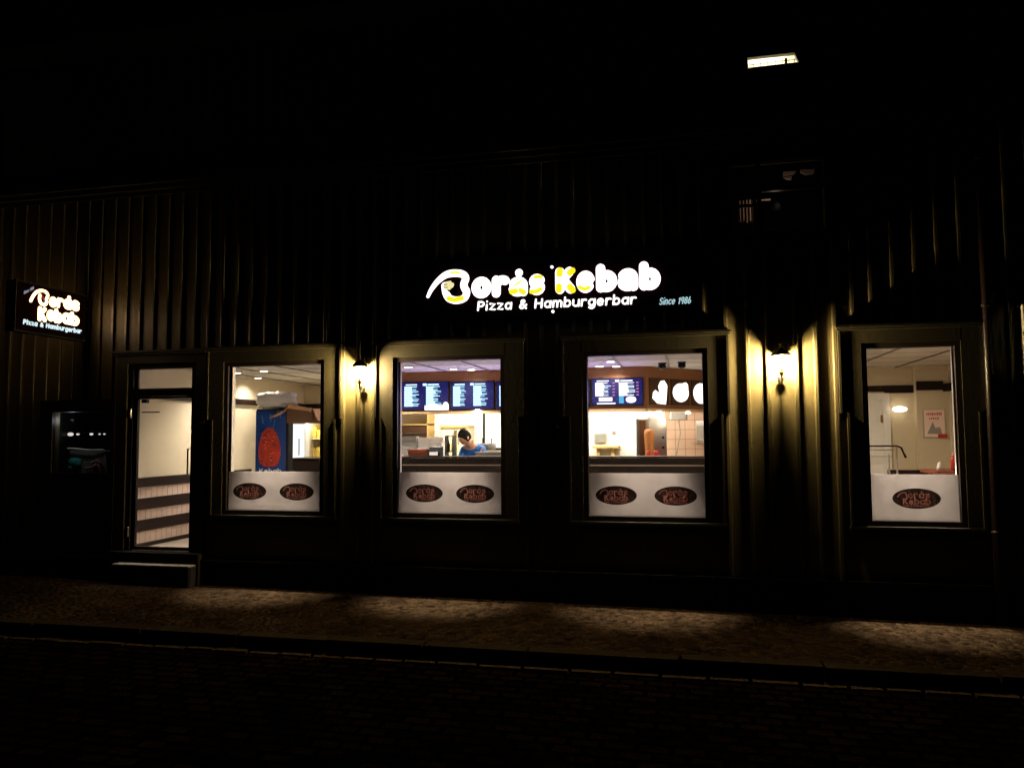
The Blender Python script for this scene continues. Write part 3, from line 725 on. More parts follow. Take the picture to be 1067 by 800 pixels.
for u, v, lb in ((682, 424.5, 'tiny bright spotlight under the heart-like food picture'), (718, 425.5, 'tiny bright spotlight under the oval food picture')):
    s_ = (u-671)/61*.98; p = onB(s_+.05, 2.03, .02)
    o = MB().lathe((p.x, p.y, p.z-.025), [(.012, 0), (.035, .005), (.035, .02), (.02, .028)], 14).solo('shelf_spotlight', M['lamp_white'], lb, 'spotlight', 'tiny spotlights under the bulkhead')
    l = bpy.data.lights.new('spot_beam', 'POINT'); l.energy = 4; l.color = (1, .85, .6); l.shadow_soft_size = .03
    q = bpy.data.objects.new('spot_beam', l); link_parent(q, o); q.location = (0, -.02, -.05)
p = at(497, 424, 2.1)
o = MB().lathe((-2.75, 2.1, 2.035), [(.015, 0), (.05, .006), (.05, .03), (.02, .05)], 14).solo('shelf_spotlight', M['lamp_white'], 'bright spotlight under the middle menu screen', 'spotlight', 'tiny spotlights under the bulkhead')
l = bpy.data.lights.new('spot_beam', 'POINT'); l.energy = 6; l.color = (1, .85, .6); l.shadow_soft_size = .03
q = bpy.data.objects.new('spot_beam', l); link_parent(q, o); q.location = (0, -.02, -.05)
# ceiling cameras
for (X, Y, lb) in ((-.26, 1.73, 'dark domed spot hanging from the ceiling, left one'), (-.02, 1.66, 'dark domed spot hanging from the ceiling, right one')):
    t = thing('ceiling_spot', lb, 'ceiling spot', (X, Y, CZ-.1), 'dark unlit spots under the ceiling')
    MB().lathe((X, Y, CZ-.02), [(.05, 0), (.055, .01), (.05, .019)], 16).build('base', M['black'], t)
    MB().ico((X, Y, CZ-.045), .042, (1.2, 1, .9)).build('head', M['black'], t)

# ---------------------------------------------------------------- kitchen contents
def boxthing(name, m, u0, u1, v0, v1, Y, depth, label, cat, group=None):
    p, q = at(u0, v1, Y), at(u1, v0, Y)
    return MB().rbox(p.x, q.x, Y, Y+depth, p.z, q.z, .012).solo(name, m, label, cat, group)
# shelving unit at the back left of the worker's window
p, q = at(412, 476, 4.0), at(447, 428, 4.0)
sh = thing('wall_shelving', 'yellowish wall shelving with two dark shelves at the back left', 'shelf unit', ((p.x+q.x)/2, 4.1, p.z))
z1, z2, z3 = at(430, 452.5, 4).z, at(430, 443, 4).z, at(430, 431, 4).z
MB().box(p.x, q.x, 3.95, 4.29, z3, z3+.02).box(p.x, q.x, 3.95, 4.29, z2, z2+.02).box(q.x-.02, q.x, 3.95, 4.29, p.z, z3).build('carcass', mat('ochre_wood', (.5, .33, .1), .5), sh)
MB().box(p.x, q.x-.021, 3.97, 4.28, z1+.03, z2-.001).box(p.x, q.x-.021, 3.97, 4.28, z1-.12, z1).build('dark_shelf', M['board_dark'], sh)
MB().box(p.x, q.x-.021, 3.955, 4.28, z1+.004, z1+.026).build('shelf_board', M['steel'], sh)
# white food boxes on the table
wbx = [(418, 434, 454.5, 476, 2.45, M['greybox'], 'grey wrapped stack of boxes at the left end of the counter'), (434.5, 447, 455.5, 474, 2.5, M['paper'], 'white stack of food boxes in the middle of the row'), (447.5, 461, 455, 474, 2.5, M['paper'], 'white stack of food boxes next to the dark bottle rack')]
for u0, u1, v0, v1, Y, m, lb in wbx:
    p, q = at(u0, v1, Y), at(u1, v0, Y); t = thing('box_stack', lb, 'box stack', ((p.x+q.x)/2, Y+.1, 1.30), 'stacks of food boxes behind the counter')
    z = 1.301; n = 6; hh = (q.z-z)/n
    for k in range(n):
        j = random.uniform(-.006, .006)
        MB().rbox(p.x+j, q.x+j, Y+j, Y+.12+j, z+.001, z+hh-.003, .008).build('food_box', m, t); z += hh
p = at(419, 470, 2.3)
MB().ico((p.x, 2.28, 1.38), .05, (.8, .8, 1.9), noise=.3).solo('sauce_bottle', M['pink'], 'pinkish bottle at the left edge of the worker\'s window', 'bottle')
# red basket
p, q = at(426, 476, 1.95), at(446.5, 468, 1.95)
t = thing('bread_basket', 'low red-brown woven basket standing on the counter', 'basket', ((p.x+q.x)/2, 1.97, 1.456))
zb = 1.456
MB().prism([(p.x+.02, 1.9, zb), (q.x-.02, 1.9, zb), (q.x, 1.88, zb+.085), (p.x, 1.88, zb+.085)], (0, .012, 0)).prism([(p.x+.02, 2.05, zb), (q.x-.02, 2.05, zb), (q.x, 2.07, zb+.085), (p.x, 2.07, zb+.085)], (0, .012, 0)).box(p.x+.01, p.x+.022, 1.912, 2.05, zb, zb+.08).box(q.x-.022, q.x-.01, 1.912, 2.05, zb, zb+.08).each('basket_side', M['brownred'], t)
MB().tube([(p.x, 1.885, zb+.088), (q.x, 1.885, zb+.088), (q.x, 2.075, zb+.088), (p.x, 2.075, zb+.088)], .008, n=6, closed=True).build('rim', M['brownred'], t)
# card terminal
p, q = at(447.5, 476, 1.93), at(459, 466.5, 1.93)
t = thing('cash_printer', 'black receipt printer with a white paper slip on the counter', 'printer', ((p.x+q.x)/2, 1.97, zb))
m = MB(); prof = [(1.90, zb), (1.90, zb+.05), (1.93, zb+.12), (2.05, zb+.13), (2.05, zb)]
m.prism([(p.x, y, z) for y, z in prof], (q.x-p.x, 0, 0)); m.build('body', M['black'], t)
MB().prism([(p.x+.01, 1.893, zb+.012), (p.x+.012, 1.896, zb+.055), (q.x-.03, 1.896, zb+.06), (q.x-.025, 1.893, zb+.012)], (0, -.002, 0)).build('paper_slip', M['paper'], t)
# bottle rack
p, q = at(463.5, 475, 2.35), at(472, 454.5, 2.35)
t = thing('bottle_rack', 'dark rack of bottles and jars left of the worker', 'rack', ((p.x+q.x)/2, 2.42, 1.30))
MB().box(p.x, p.x+.012, 2.35, 2.5, 1.30, q.z).box(q.x-.012, q.x, 2.35, 2.5, 1.30, q.z).box(p.x+.012, q.x-.012, 2.35, 2.5, 1.30, 1.312).box(p.x+.012, q.x-.012, 2.35, 2.5, 1.50, 1.512).box(p.x, q.x, 2.35, 2.5, q.z, q.z+.012).build('rack_frame', M['black'], t)
for zz in (1.313, 1.513):
    for k, cc in enumerate(('counter', 'yellowgoods')):
        MB().lathe((p.x+.04+k*.055, 2.4, zz), [(.02, 0), (.022, .01), (.022, .09), (.009, .12), (.009, .15)], 12).build('bottle', M[cc], t)
p, q = at(472.5, 476, 2.7), at(476, 448, 2.7)
MB().box(p.x, q.x, 2.7, 2.74, FZ, q.z).box(p.x-.02, q.x+.02, 2.68, 2.76, FZ, FZ+.02).solo('pale_post', mat('pale_yellow_paint', (.7, .6, .3), .5), 'pale yellow upright post left of the worker', 'post')
# kitchen fridge cabinet behind the worker
p, q = at(459, 476, 3.9), at(487, 443, 3.9)
t = thing('kitchen_cabinet', 'cream kitchen cabinet with ochre edge behind the worker', 'cabinet', ((p.x+q.x)/2, 4.0, FZ))
MB().rbox(p.x, q.x, 3.9, 4.28, FZ, q.z-.04, .01).build('body', mat('cream_enamel', (.7, .62, .42), .4), t)
MB().box(p.x-.01, q.x+.01, 3.88, 4.29, q.z-.039, q.z).build('top_edge', mat('ochre_edge', (.45, .3, .1), .5), t)
MB().box(p.x+.2, p.x+.32, 3.893, 3.9, q.z-.3, q.z-.12).build('vent', M['greybox'], t)
# framed whiteboard at the right of the worker's window
p, q = at(502.5, 468.5, 4.2), at(532, 426, 4.2)
t = thing('white_panel', 'large white framed panel at the back, right of the worker', 'whiteboard', ((p.x+q.x)/2, 4.25, p.z))
MB().box(p.x+.02, q.x-.02, 4.27, 4.298, p.z+.02, q.z-.02).each('panel', M['white'], t)
MB().box(p.x, p.x+.03, 4.25, 4.298, p.z, q.z).box(q.x-.03, q.x, 4.25, 4.298, p.z, q.z).box(p.x+.03, q.x-.03, 4.25, 4.298, p.z, p.z+.03).box(p.x+.03, q.x-.03, 4.25, 4.298, q.z-.03, q.z).build('frame', M['black'], t)
# steel bin + grey cups right of the worker
p, q = at(496, 476.5, 2.25), at(524, 471.5, 2.25)
MB().rbox(p.x, q.x, 2.2, 2.55, 1.301, q.z, .02).box(p.x-.01, q.x+.01, 2.19, 2.56, q.z, q.z+.012).solo('steel_container', M['steel'], 'low steel food container right of the worker', 'container')
for u, lb in ((503, 'grey pan hanging on the left side of the pair right of the worker'), (512, 'grey pan hanging on the right side of the pair right of the worker')):
    p = at(u, 464, 2.7)
    t = thing('hanging_pan', lb, 'pan', (p.x, 2.7, p.z-.07), 'pair of grey pans behind the steel container')
    MB().lathe((p.x, 2.7, p.z-.06), [(.05, 0), (.07, .02), (.075, .09), (.07, .09), (.066, .022)], 18).build('bowl', M['greybox'], t)
    MB().tube([(p.x, 2.7, p.z+.03), (p.x, 2.7, p.z+.10)], .008, n=6).build('handle', M['black'], t)
# whitish hood shape under the shelf
p = at(478, 431, 2.6)
MB().lathe((p.x, 2.6, p.z), [(.11, 0), (.09, .03), (.03, .055)], 18).solo('heat_lamp', M['cream'], 'pale round heat lamp shade hanging above the worker\'s head', 'lamp')

# w3 window kitchen
p, q = at(619.5, 460.5, 4.29), at(632, 451.5, 4.29)
t = thing('wall_switch_box', 'flat grey switch box on the bright kitchen wall', 'switch box', ((p.x+q.x)/2, 4.28, p.z))
MB().rbox(p.x, q.x, 4.255, 4.299, p.z, q.z, .006).build('casing', M['greybox'], t)
MB().box(p.x+.02, q.x-.02, 4.25, 4.255, p.z+.02, q.z-.02).build('cover', mat('grey_cover', (.22, .24, .2), .5), t)
p = at(639.5, 450, 4.28)
MB().rbox(p.x-.03, p.x+.03, 4.26, 4.299, p.z-.015, p.z+.015, .004).solo('socket', M['greybox'], 'tiny grey socket right of the switch box', 'socket')
p, q = at(618, 476, 4.0), at(645, 464.5, 4.0)
t = thing('side_table', 'small yellowish side table against the bright kitchen wall', 'side table', ((p.x+q.x)/2, 4.1, FZ))
mt = mat('yellowish_wood', (.55, .4, .15), .5)
MB().box(p.x, q.x, 3.9, 4.28, q.z-.03, q.z).build('table_top', mt, t)
for X in (p.x+.06, q.x-.12):
    for Y in (3.95, 4.2): MB().box(X, X+.05, Y, Y+.05, FZ, q.z-.03).build('leg', mt, t)
MB().box(p.x+.11, q.x-.12, 4.0, 4.02, FZ+.5, q.z-.06).build('cloth', mat('pale_towel', (.55, .5, .36), .8), t)
# doner grill
p, q = at(663.5, 476, 3.0), at(694, 436, 3.0); xa, xb, zt = p.x, q.x, q.z; zc = 1.305
t = thing('kebab_grill', 'upright steel kebab grill with a meat cone on its spit', 'kebab grill', ((xa+xb)/2, 3.1, FZ))
MB().rbox(xa-.02, xb+.02, 2.75, 3.35, FZ, zc, .02).build('stand', M['counter'], t)
MB().box(xa, xa+.03, 2.98, 3.25, zc+.001, zt).box(xb-.08, xb, 2.98, 3.25, zc+.001, zt).box(xa+.031, xb-.081, 3.2, 3.25, zc+.001, zt).build('back_shield', M['steel'], t)
MB().box(xa+.04, xa+.12, 3.17, 3.199, zc+.02, zt-.02).build('burner', mat('rusty_burner', (.16, .07, .03), .6, vary=.5, scale=20), t)
mx = (xa+xb)/2-.03
MB().lathe((mx, 2.98, zc), [(.16, 0), (.17, .01), (.17, .03), (.15, .04)], 20).build('drip_tray', M['steel'], t)
MB().lathe((mx, 2.98, zc+.06), [(.045, 0), (.055, .03), (.062, .18), (.07, .36), (.064, .42), (.02, .44)], 18).build('meat_cone', M['meat'], t)
MB().tube([(mx, 2.98, zc+.03), (mx, 2.98, zt+.03)], .008, n=8).build('spit', M['steel'], t)
MB().box(mx-.01, mx+.2, 2.97, 3.0, zt-.0, zt+.012).build('spit_arm', M['steel'], t)
MB().box(xb-.06, xb-.03, 2.972, 2.979, zt-.28, zt-.25).box(xb-.06, xb-.03, 2.972, 2.979, zt-.42, zt-.39).each('knob', M['black'], t)
for u, lb in ((676, 'small red sauce tub left at the grill foot'), (684, 'small red sauce tub right at the grill foot')):
    p = at(u, 474, 2.5)
    MB().lathe((p.x, 2.4, 1.301), [(.02, 0), (.03, .01), (.032, .2), (.026, .215)], 14).solo('sauce_tub', M['red'], lb, 'sauce tub', 'red sauce tubs')
# tiled wall part
p, q = at(694, 478, 4.28), at(740, 424, 4.28)
tw = MB(); x = p.x
while x < .88:
    z = 1.2
    while z < 2.5: tw.box(x+.002, min(x+.146, .9), 4.285, 4.2915, z+.002, z+.146); z += .15
    x += .15
MB().box(p.x, .899, 4.292, 4.299, 1.0, CZ-.001).build('grout', M['grout'], BLD); tw.build('wall_tile', M['tile'], BLD)
# extractor box with cord
p, q = at(698, 437, 3.6), at(716, 427, 3.6)
t = thing('extractor_box', 'dark grey box under the bulkhead with a hanging cord', 'extractor', ((p.x+q.x)/2, 3.7, p.z))
MB().rbox(p.x, q.x, 3.55, 3.85, p.z, q.z, .02).box(p.x-.12, q.x+.08, 3.56, 3.84, q.z, q.z+.02).build('casing', M['greybox'], t)
cx = (p.x+q.x)/2
MB().tube([(cx, 3.6, p.z), (cx+.02, 3.6, p.z-.2), (cx-.03, 3.62, p.z-.45), (cx-.08, 3.65, p.z-.7)], .009, n=6).build('cord', M['greybox'], t)
for k, zz in enumerate((1.88, 1.74, 1.6)):
    pass
p, q = at(726, 462, 4.1), at(737, 438, 4.1)
t = thing('towel_dispenser', 'white paper towel dispenser on the tiled wall', 'dispenser', ((p.x+q.x)/2, 4.2, p.z))
m = MB(); m.prism([(p.x, 4.284, p.z), (p.x, 4.12, p.z+.05), (p.x, 4.1, q.z-.08), (p.x, 4.16, q.z), (p.x, 4.284, q.z)], (q.x-p.x, 0, 0)); m.build('casing', M['white'], t)
MB().box(q.x-.06, q.x-.03, 4.09, 4.1, q.z-.14, q.z-.1).build('lock', M['black'], t)
MB().box(.1, .32, 4.27, 4.284, 1.58, 1.6).solo('wall_rack', M['steel'], 'thin metal rack bar on the tiled wall', 'rack')

# ---------------------------------------------------------------- leftmost window contents
fx0, fx1 = at(266.5, 450, 1.0).x, at(298, 450, 1.0).x; fz = at(280, 426, 1.0).z
t = thing('display_stand', 'tall blue display stand with a big red kebab cone printed on it', 'display stand', ((fx0+fx1)/2, 1.2, FZ))
MB().rbox(fx0, fx1+.03, 1.0, 1.14, FZ, fz-.001, .012).build('body', M['black'], t)
MB().box(fx0+.005, fx1, .992, .9985, FZ+.1, fz-.02).build('blue_print', M['bluepanel'], t)
cx = (fx0+fx1)/2-.01; zc0 = at(280, 486, 1.0).z; zc1 = at(280, 445, 1.0).z; hh = zc1-zc0
prof = [(-.07, 0), (-.12, .08), (-.145, .3), (-.14, .5), (-.12, .7), (-.085, .88), (-.04, .97), (.0, 1.0), (.045, .97), (.09, .86), (.125, .68), (.145, .48), (.148, .3), (.12, .08), (.07, 0)]
MB().prism([(cx+a*1.08, .990, zc0+b*hh) for a, b in prof], (0, -.006, 0)).build('kebab_print', M['redmeat'], t)
m = MB(); f = lambda a, b: (a, .989, b)
ink(m, strokes('Kebab', fx0+.07, zc0-.075, .30, .032), .008, f, (0, 1, 0), 5, .2); m.build('print_lettering', M['paper'], t)
hl = MB()
for k in range(16):
    aa = random.uniform(-.11, .11); zz = random.uniform(.1, .85); hl.ico((cx+aa, .983, zc0+zz*hh), .008, (1.6, .3, .8), nz=4, n=6)
hl.build('meat_highlight', mat('light_red_print', (.62, .16, .1), .5), t)
dk = MB()
for k in range(46):
    aa = random.uniform(-.125, .125); zz = random.uniform(.04, .93)
    if abs(aa) > .15*(1-abs(zz-.4)**1.6*1.5): continue
    dk.ico((cx+aa, .984, zc0+zz*hh), random.uniform(.007, .013), (1.9, .2, random.uniform(.5, 1)), nz=4, n=7)
dk.build('meat_shadow', mat('dark_red_print', (.09, .008, .006), .5), t)
wh = MB()
for k in range(5):
    aa = random.uniform(-.17, .17); zz = random.uniform(1.05, 1.4); wh.tube([(cx+aa, .991, zc0+zz*hh-.03), (cx+aa+random.uniform(-.03, .03), .991, zc0+zz*hh+.06)], .006, n=5, N=(0, 1, 0), dz=.2)
wh.each('print_streak', mat('light_blue_print', (.1, .25, .5), .5), t)
# bag + cardboard box on top
bgm = MB(); b0 = at(265, 424, 1.05); b1 = at(314, 404, 1.05)
def lump(mb, c, sx, sy, sz, seed, amp=.2, nz=14, n=26):
    rr = random.Random(seed); ph = [(rr.uniform(0, 6.28), rr.uniform(2, 6), rr.uniform(1, 4)) for _ in range(7)]
    vs = []; fs = []
    for i in range(nz+1):
        a = -math.pi/2+math.pi*i/nz
        for k in range(n):
            b = 2*math.pi*k/n
            q = 1+amp*sum(math.sin(p0+p1*b*1.0//1*0+round(p1)*b+p2*a*2) for p0, p1, p2 in ph)/3
            e = .75; ca = math.copysign(abs(math.cos(a))**e, math.cos(a)); sa = math.copysign(abs(math.sin(a))**e, math.sin(a))
            vs.append((c[0]+sx*q*ca*math.cos(b), c[1]+sy*q*ca*math.sin(b), c[2]+sz*(1+(q-1)*.6)*sa))
    for i in range(nz):
        for k in range(n): fs.append((i*n+k, i*n+(k+1) % n, (i+1)*n+(k+1) % n, (i+1)*n+k))
    mb.add(vs, fs, True)
lump(bgm, ((b0.x+b1.x)/2-.04, 1.1, fz+.115), .29, .15, .105, 5)
bgm.solo('plastic_bag', M['bag'], 'puffy white plastic bag lying on top of the blue stand', 'bag')
cbt = thing('cardboard_box', 'open cardboard box with spread flaps beside the bag above the blue stand', 'cardboard box', (at(308, 437, .95).x, 1.1, fz))
c0, c1 = at(301, 438, 1.0).x, at(327, 438, 1.0).x; cz0, cz1 = at(310, 441, 1.0).z, at(310, 426, 1.0).z
MB().box(c0, c1, .95, .962, cz0, cz1).box(c0, c1, 1.25, 1.262, cz0, cz1).box(c0, c0+.01, .963, 1.249, cz0, cz1).box(c1-.01, c1, .963, 1.249, cz0, cz1).box(c0+.01, c1-.01, .963, 1.249, cz0, cz0+.01).build('box_body', mat('dark_cardboard', (.1, .045, .02), .8, vary=.3), cbt)
MB().prism([(c0, .949, cz1), (c0-.0, 1.25, cz1), (c0-.24, 1.2, cz1-.1), (c0-.2, .86, cz1-.12)], (0, 0, .008)).prism([(c0, .948, cz1+.002), (c1, .948, cz1+.002), (c1+.03, .86, cz1-.05), (c0+.1, .8, cz1+.06)], (0, 0, .008)).prism([(c1, .95, cz1), (c1, 1.25, cz1), (c1+.1, 1.25, cz1-.14), (c1+.09, .93, cz1-.16)], (.008, 0, 0)).each('flap', M['cardboard'], cbt)
MB().box(fx1+.06, c1+.0, 1.05, 1.5, FZ, cz0-.002).solo('side_cupboard', M['counter'], 'narrow dark cupboard carrying the open cardboard box', 'cupboard') if False else None
# lit display fridge and yellow shelf
p, q = at(302.5, 479, 2.6), at(318, 442, 2.6)
t = thing('lit_display_fridge', 'bright white lit display fridge right of the blue stand', 'display fridge', ((p.x+q.x)/2, 2.8, FZ))
MB().rbox(p.x-.03, q.x+.0, 2.62, 3.1, FZ, q.z+.03, .01).build('body', M['white'], t)
MB().box(p.x-.01, q.x-.02, 2.61, 2.6195, FZ+.3, q.z).build('lit_door', emis('lit_fridge_interior', (.86, .97, 1), 1.3), t)
MB().box(q.x-.10, q.x-.085, 2.585, 2.605, 1.45, 1.7).build('handle', M['steel'], t)
p, q = at(318.5, 480, 2.8), at(338, 437, 2.8)
t = thing('goods_shelf', 'yellow lit shelf of goods at the right edge of the leftmost window', 'shelf unit', ((p.x+q.x)/2, 3.0, FZ))
MB().box(p.x, p.x+.02, 2.8, 3.1, FZ, q.z).box(q.x-.02, q.x, 2.8, 3.1, FZ, q.z).box(p.x+.02, q.x-.02, 3.08, 3.1, FZ, q.z).build('carcass', mat('yellow_shelf', (.75, .6, .22), .5), t)
for v in (437.5, 457, 477):
    z = at(325, v, 2.8).z
    MB().box(p.x+.02, q.x-.02, 2.8, 3.079, z-.012, z+.004).build('shelf_board', M['white'], t)
rr = random.Random(3)
for v in (457, 477):
    z = at(325, v, 2.8).z+.005; x = p.x+.03; m = MB()
    while x < q.x-.09:
        w_ = rr.uniform(.05, .08); m.rbox(x, x+w_, 2.83, 2.95, z, z+rr.uniform(.12, .2), .008); x += w_+.008
    m.build('goods', M['yellowgoods'], t)
m = MB(); z = at(325, 437.5, 2.8).z+.005; m.rbox(p.x+.02, p.x+.2, 2.82, 3.0, z, z+.07, .01); m.build('carton', M['paper'], t)
MB().ico((q.x-.07, 2.9, z+.1), .09, (1, .8, .55)).build('bowl', M['white'], t)
l = bpy.data.lights.new('shelf_light', 'POINT'); l.energy = 7; l.color = (1, .86, .5); l.shadow_soft_size = .05
o = bpy.data.objects.new('shelf_light', l); link_parent(o, t); o.location = Vector(((p.x+q.x)/2, 2.65, 1.95))-Vector(t.location)
p, q = at(304, 492, 1.9), at(345, 478.5, 1.9)
MB().box(p.x, q.x, 1.9, 2.4, FZ, q.z).box(p.x-.01, q.x+.01, 1.89, 2.41, q.z, q.z+.02).solo('low_counter', M['counter'], 'low black counter under the lit fridge and yellow shelf', 'counter')
p = at(309, 490, 1.2)
MB().rbox(p.x-.05, p.x+.05, 1.2, 1.25, 1.18, 1.375, .005).box(p.x-.07, p.x+.07, 1.19, 1.28, 1.10, 1.18).solo('menu_stand', M['paper'], 'small white card stand at the fridge foot', 'card stand', base=(p.x, 1.22, 1.10)) if False else None

# ---------------------------------------------------------------- dining room (rightmost window)
p, q = at(896, 480, 3.25), at(919.5, 417, 3.25); x0 = p.x; x1 = q.x; zt = q.z
t = thing('inner_door', 'white panelled inner door at the left of the rightmost window', 'door', ((x0+x1)/2, 3.27, FZ))
MB().box(x0, x1, 3.262, 3.295, FZ, zt).build('leaf', M['white'], t)
MB().box(x0+.1, x1-.08, 3.256, 3.261, 1.5, zt-.1).box(x0+.1, x1-.08, 3.256, 3.261, .6, 1.35).each('panel', M['white'], t)
MB().box(x1+.001, x1+.09, 3.25, 3.298, FZ, zt+.1).box(x0-.1, x1+.001, 3.251, 3.298, zt+.002, zt+.1).build('casing', M['white'], t)
MB().box(x1-.03, x1-.005, 3.245, 3.262, zt-.3, zt-.2).each('hinge', M['brass'], t)
p, q = at(962.5, 456, 3.14), at(984.5, 426, 3.14); x0, x1, zb, zt = p.x, q.x, p.z, q.z
t = thing('wall_poster', 'framed pinkish poster with red heading and red label on cream wall', 'poster', ((x0+x1)/2, 3.1290, zb))
MB().box(x0, x1, 3.1310, 3.1480, zb, zt).build('frame', M['steel'], t)
MB().box(x0+.012, x1-.012, 3.1270, 3.1305, zb+.012, zt-.012).build('sheet', M['posterpaper'], t)
W = x1-x0
m = MB()
rr = random.Random(11)
for row, (a0, a1, zz, hh_) in enumerate(((.15, .85, zt-.085, .04), (.27, .72, zt-.14, .032))):
    x = x0+a0*W
    while x < x0+a1*W:
        w_ = rr.uniform(.012, .022); m.box(x, x+w_*.8, 3.1245, 3.1265, zz+rr.uniform(0, .006), zz+hh_-rr.uniform(0, .008)); x += w_+.006
m.build('red_heading', mat('faded_red_ink', (.55, .04, .04), .6), t)
m = MB(); m.prism([(x0+.15*W, 3.1265, zb+.05), (x0+.82*W, 3.1265, zb+.05), (x0+.75*W, 3.1265, zb+.14), (x0+.52*W, 3.1265, zb+.13), (x0+.42*W, 3.1265, zb+.21), (x0+.3*W, 3.1265, zb+.14)], (0, -.002, 0)); m.build('grey_picture', M['postergrey'], t)
MB().box(x1-.1, x1+.012, 3.1190, 3.1230, zb-.003, zb+.048).build('red_label', M['red'], t)
# rail with glass near the window
p, q = at(896, 465, 1.2), at(938, 464.5, 1.2); zr = q.z
t = thing('glass_rail', 'low dark handrail with clear glass panel and drooping end', 'handrail', ((p.x+q.x)/2, 1.2, FZ))
MB().tube([(1.02, 1.2, zr), (q.x-.03, 1.2, zr), (q.x+.01, 1.2, zr-.02), (q.x+.05, 1.2, zr-.12)], [.009, .009, .012, .014], n=8).build('handrail', M['rail'], t)
MB().tube([(1.02, 1.2, zr-.04), (q.x-.06, 1.2, zr-.045)], .006, n=6).tube([(1.02, 1.2, zr-.115), (q.x-.07, 1.2, zr-.115)], .005, n=6).each('lower_bar', M['steel'], t)
MB().tube([(q.x-.04, 1.2, FZ), (q.x-.04, 1.2, zr-.02)], .011, n=8).build('post', M['steel'], t)
MB().tube([(q.x-.12, 1.2, FZ), (q.x-.12, 1.2, zr-.1)], .008, n=8).build('post', M['steel'], t)
MB().box(1.02, q.x-.13, 1.197, 1.203, FZ+.1, zr-.12).build('glass_panel', M['glass'], t)
p, q = at(926, 489.5, 1.6), at(1001, 489.5, 1.6); zt = p.z
t = thing('bench', 'dark red-brown bench back beneath the poster', 'bench', ((p.x+3.2)/2, 1.7, FZ))
MB().rbox(p.x, 3.24, 1.6, 1.68, FZ+.1, zt, .02).build('backrest', M['rail'], t)
MB().rbox(p.x, 3.24, 1.681, 2.15, FZ+.35, FZ+.46, .03).build('seat', M['brownred'], t)
MB().box(p.x+.02, p.x+.08, 1.61, 2.1, FZ, FZ+.349).box(3.16, 3.22, 1.61, 2.1, FZ, FZ+.349).each('leg', M['rail'], t)
x2 = at(988, 490, 1.2).x
t = thing('dining_table', 'small red-brown table at the right edge of the narrow window', 'table', (x2, 1.1, FZ))
MB().rbox(x2-.25, x2+.4, .8, 1.35, 1.3, 1.33, .03).build('table_top', M['brownred'], t)
MB().tube([(x2, 1.1, FZ+.02), (x2, 1.1, 1.3)], .03, n=10).build('pedestal', M['black'], t)
MB().lathe((x2, 1.1, FZ), [(.2, 0), (.2, .015), (.04, .03)], 20).build('foot', M['black'], t)
p = at(978, 492, 1.15)
MB().lathe((p.x, 1.1, 1.331), [(.035, 0), (.03, .03), (.02, .07), (.006, .085)], 14).solo('folded_napkin', M['paper'], 'small white folded napkin standing on the red-brown table', 'napkin')
p = at(993, 480, 1.15)
t = thing('sauce_bottle', 'red squeeze bottle with pale pink cap on the right hand table', 'bottle', (p.x, 1.12, 1.331))
MB().lathe((p.x, 1.12, 1.331), [(.03, 0), (.034, .01), (.034, .12), (.02, .14)], 14).build('body', M['red'], t)
MB().lathe((p.x, 1.12, 1.472), [(.02, 0), (.018, .02), (.006, .05)], 12).build('cap', M['pink'], t)

# ---------------------------------------------------------------- main sign
YS = -.10
fS = lambda a, b: (a, YS, b)
sg = thing('shop_sign', 'long black sign board with glowing bubble lettering above the windows', 'shop sign', (-1.3, -.05, 3.0))
MB().box(-2.92, .2, -.055, -.032, 2.98, 3.62).build('sign_board', M['signboard'], sg)
def zoomL(p): return at(440+p[0]/7.62, 265+p[1]/7.62, YS)
def zoomR(p): return at(570+p[0]/6.67, 260+p[1]/6.67, YS)
def rect(z, x0, y0, x1, y1):
    cx, cy = (x0+x1)/2, (y0+y1)/2
    return z((x0, cy)).x, z((x1, cy)).x, z((cx, y1)).z, z((cx, y0)).z
RAD = .049
for z, ch, r, asc in ((zoomL, 'o', (390, 178, 550, 350), 1), (zoomL, 'r', (552, 168, 695, 342), 1), (zoomL, 'A2', (683, 178, 838, 335), 1), (zoomL, 's', (843, 155, 976, 325), 1),
                      (zoomR, 'K', (57, 122, 200, 308), 1.4), (zoomR, 'e', (203, 147, 333, 302), 1), (zoomR, 'b', (340, 98, 488, 297), 1.5), (zoomR, 'A2', (487, 130, 634, 290), 1), (zoomR, 'b', (640, 80, 790, 283), 1.5)):
    x0, x1, z0, z1 = rect(z, *r); m = MB(); letter_cell(m, ch, x0, x1, z0, z1, RAD, fS, (0, 1, 0), asc, 12, .6)
    if r == (683, 178, 838, 335):
        c = zoomL((768, 147)); m.ico((c.x, YS, c.z), .042, (1, .6, 1))
    m.build('letter', M['white_glow'], sg)
m = MB()
pa = [(45, 335), (75, 275), (125, 212), (185, 165), (250, 150), (318, 158), (345, 190), (330, 235), (335, 265), (352, 300), (335, 345), (275, 365), (215, 350), (188, 305), (180, 250)]
P = [(zoomL(q).x, zoomL(q).z) for q in pa]; sp = smooth_path(P, 4)
rad = [.018+.022*min(1, i/14) for i in range(len(sp))]
m.tube([fS(*q) for q in sp], rad, n=12, N=(0, 1, 0), dz=.6); m.build('letter', M['white_glow'], sg)
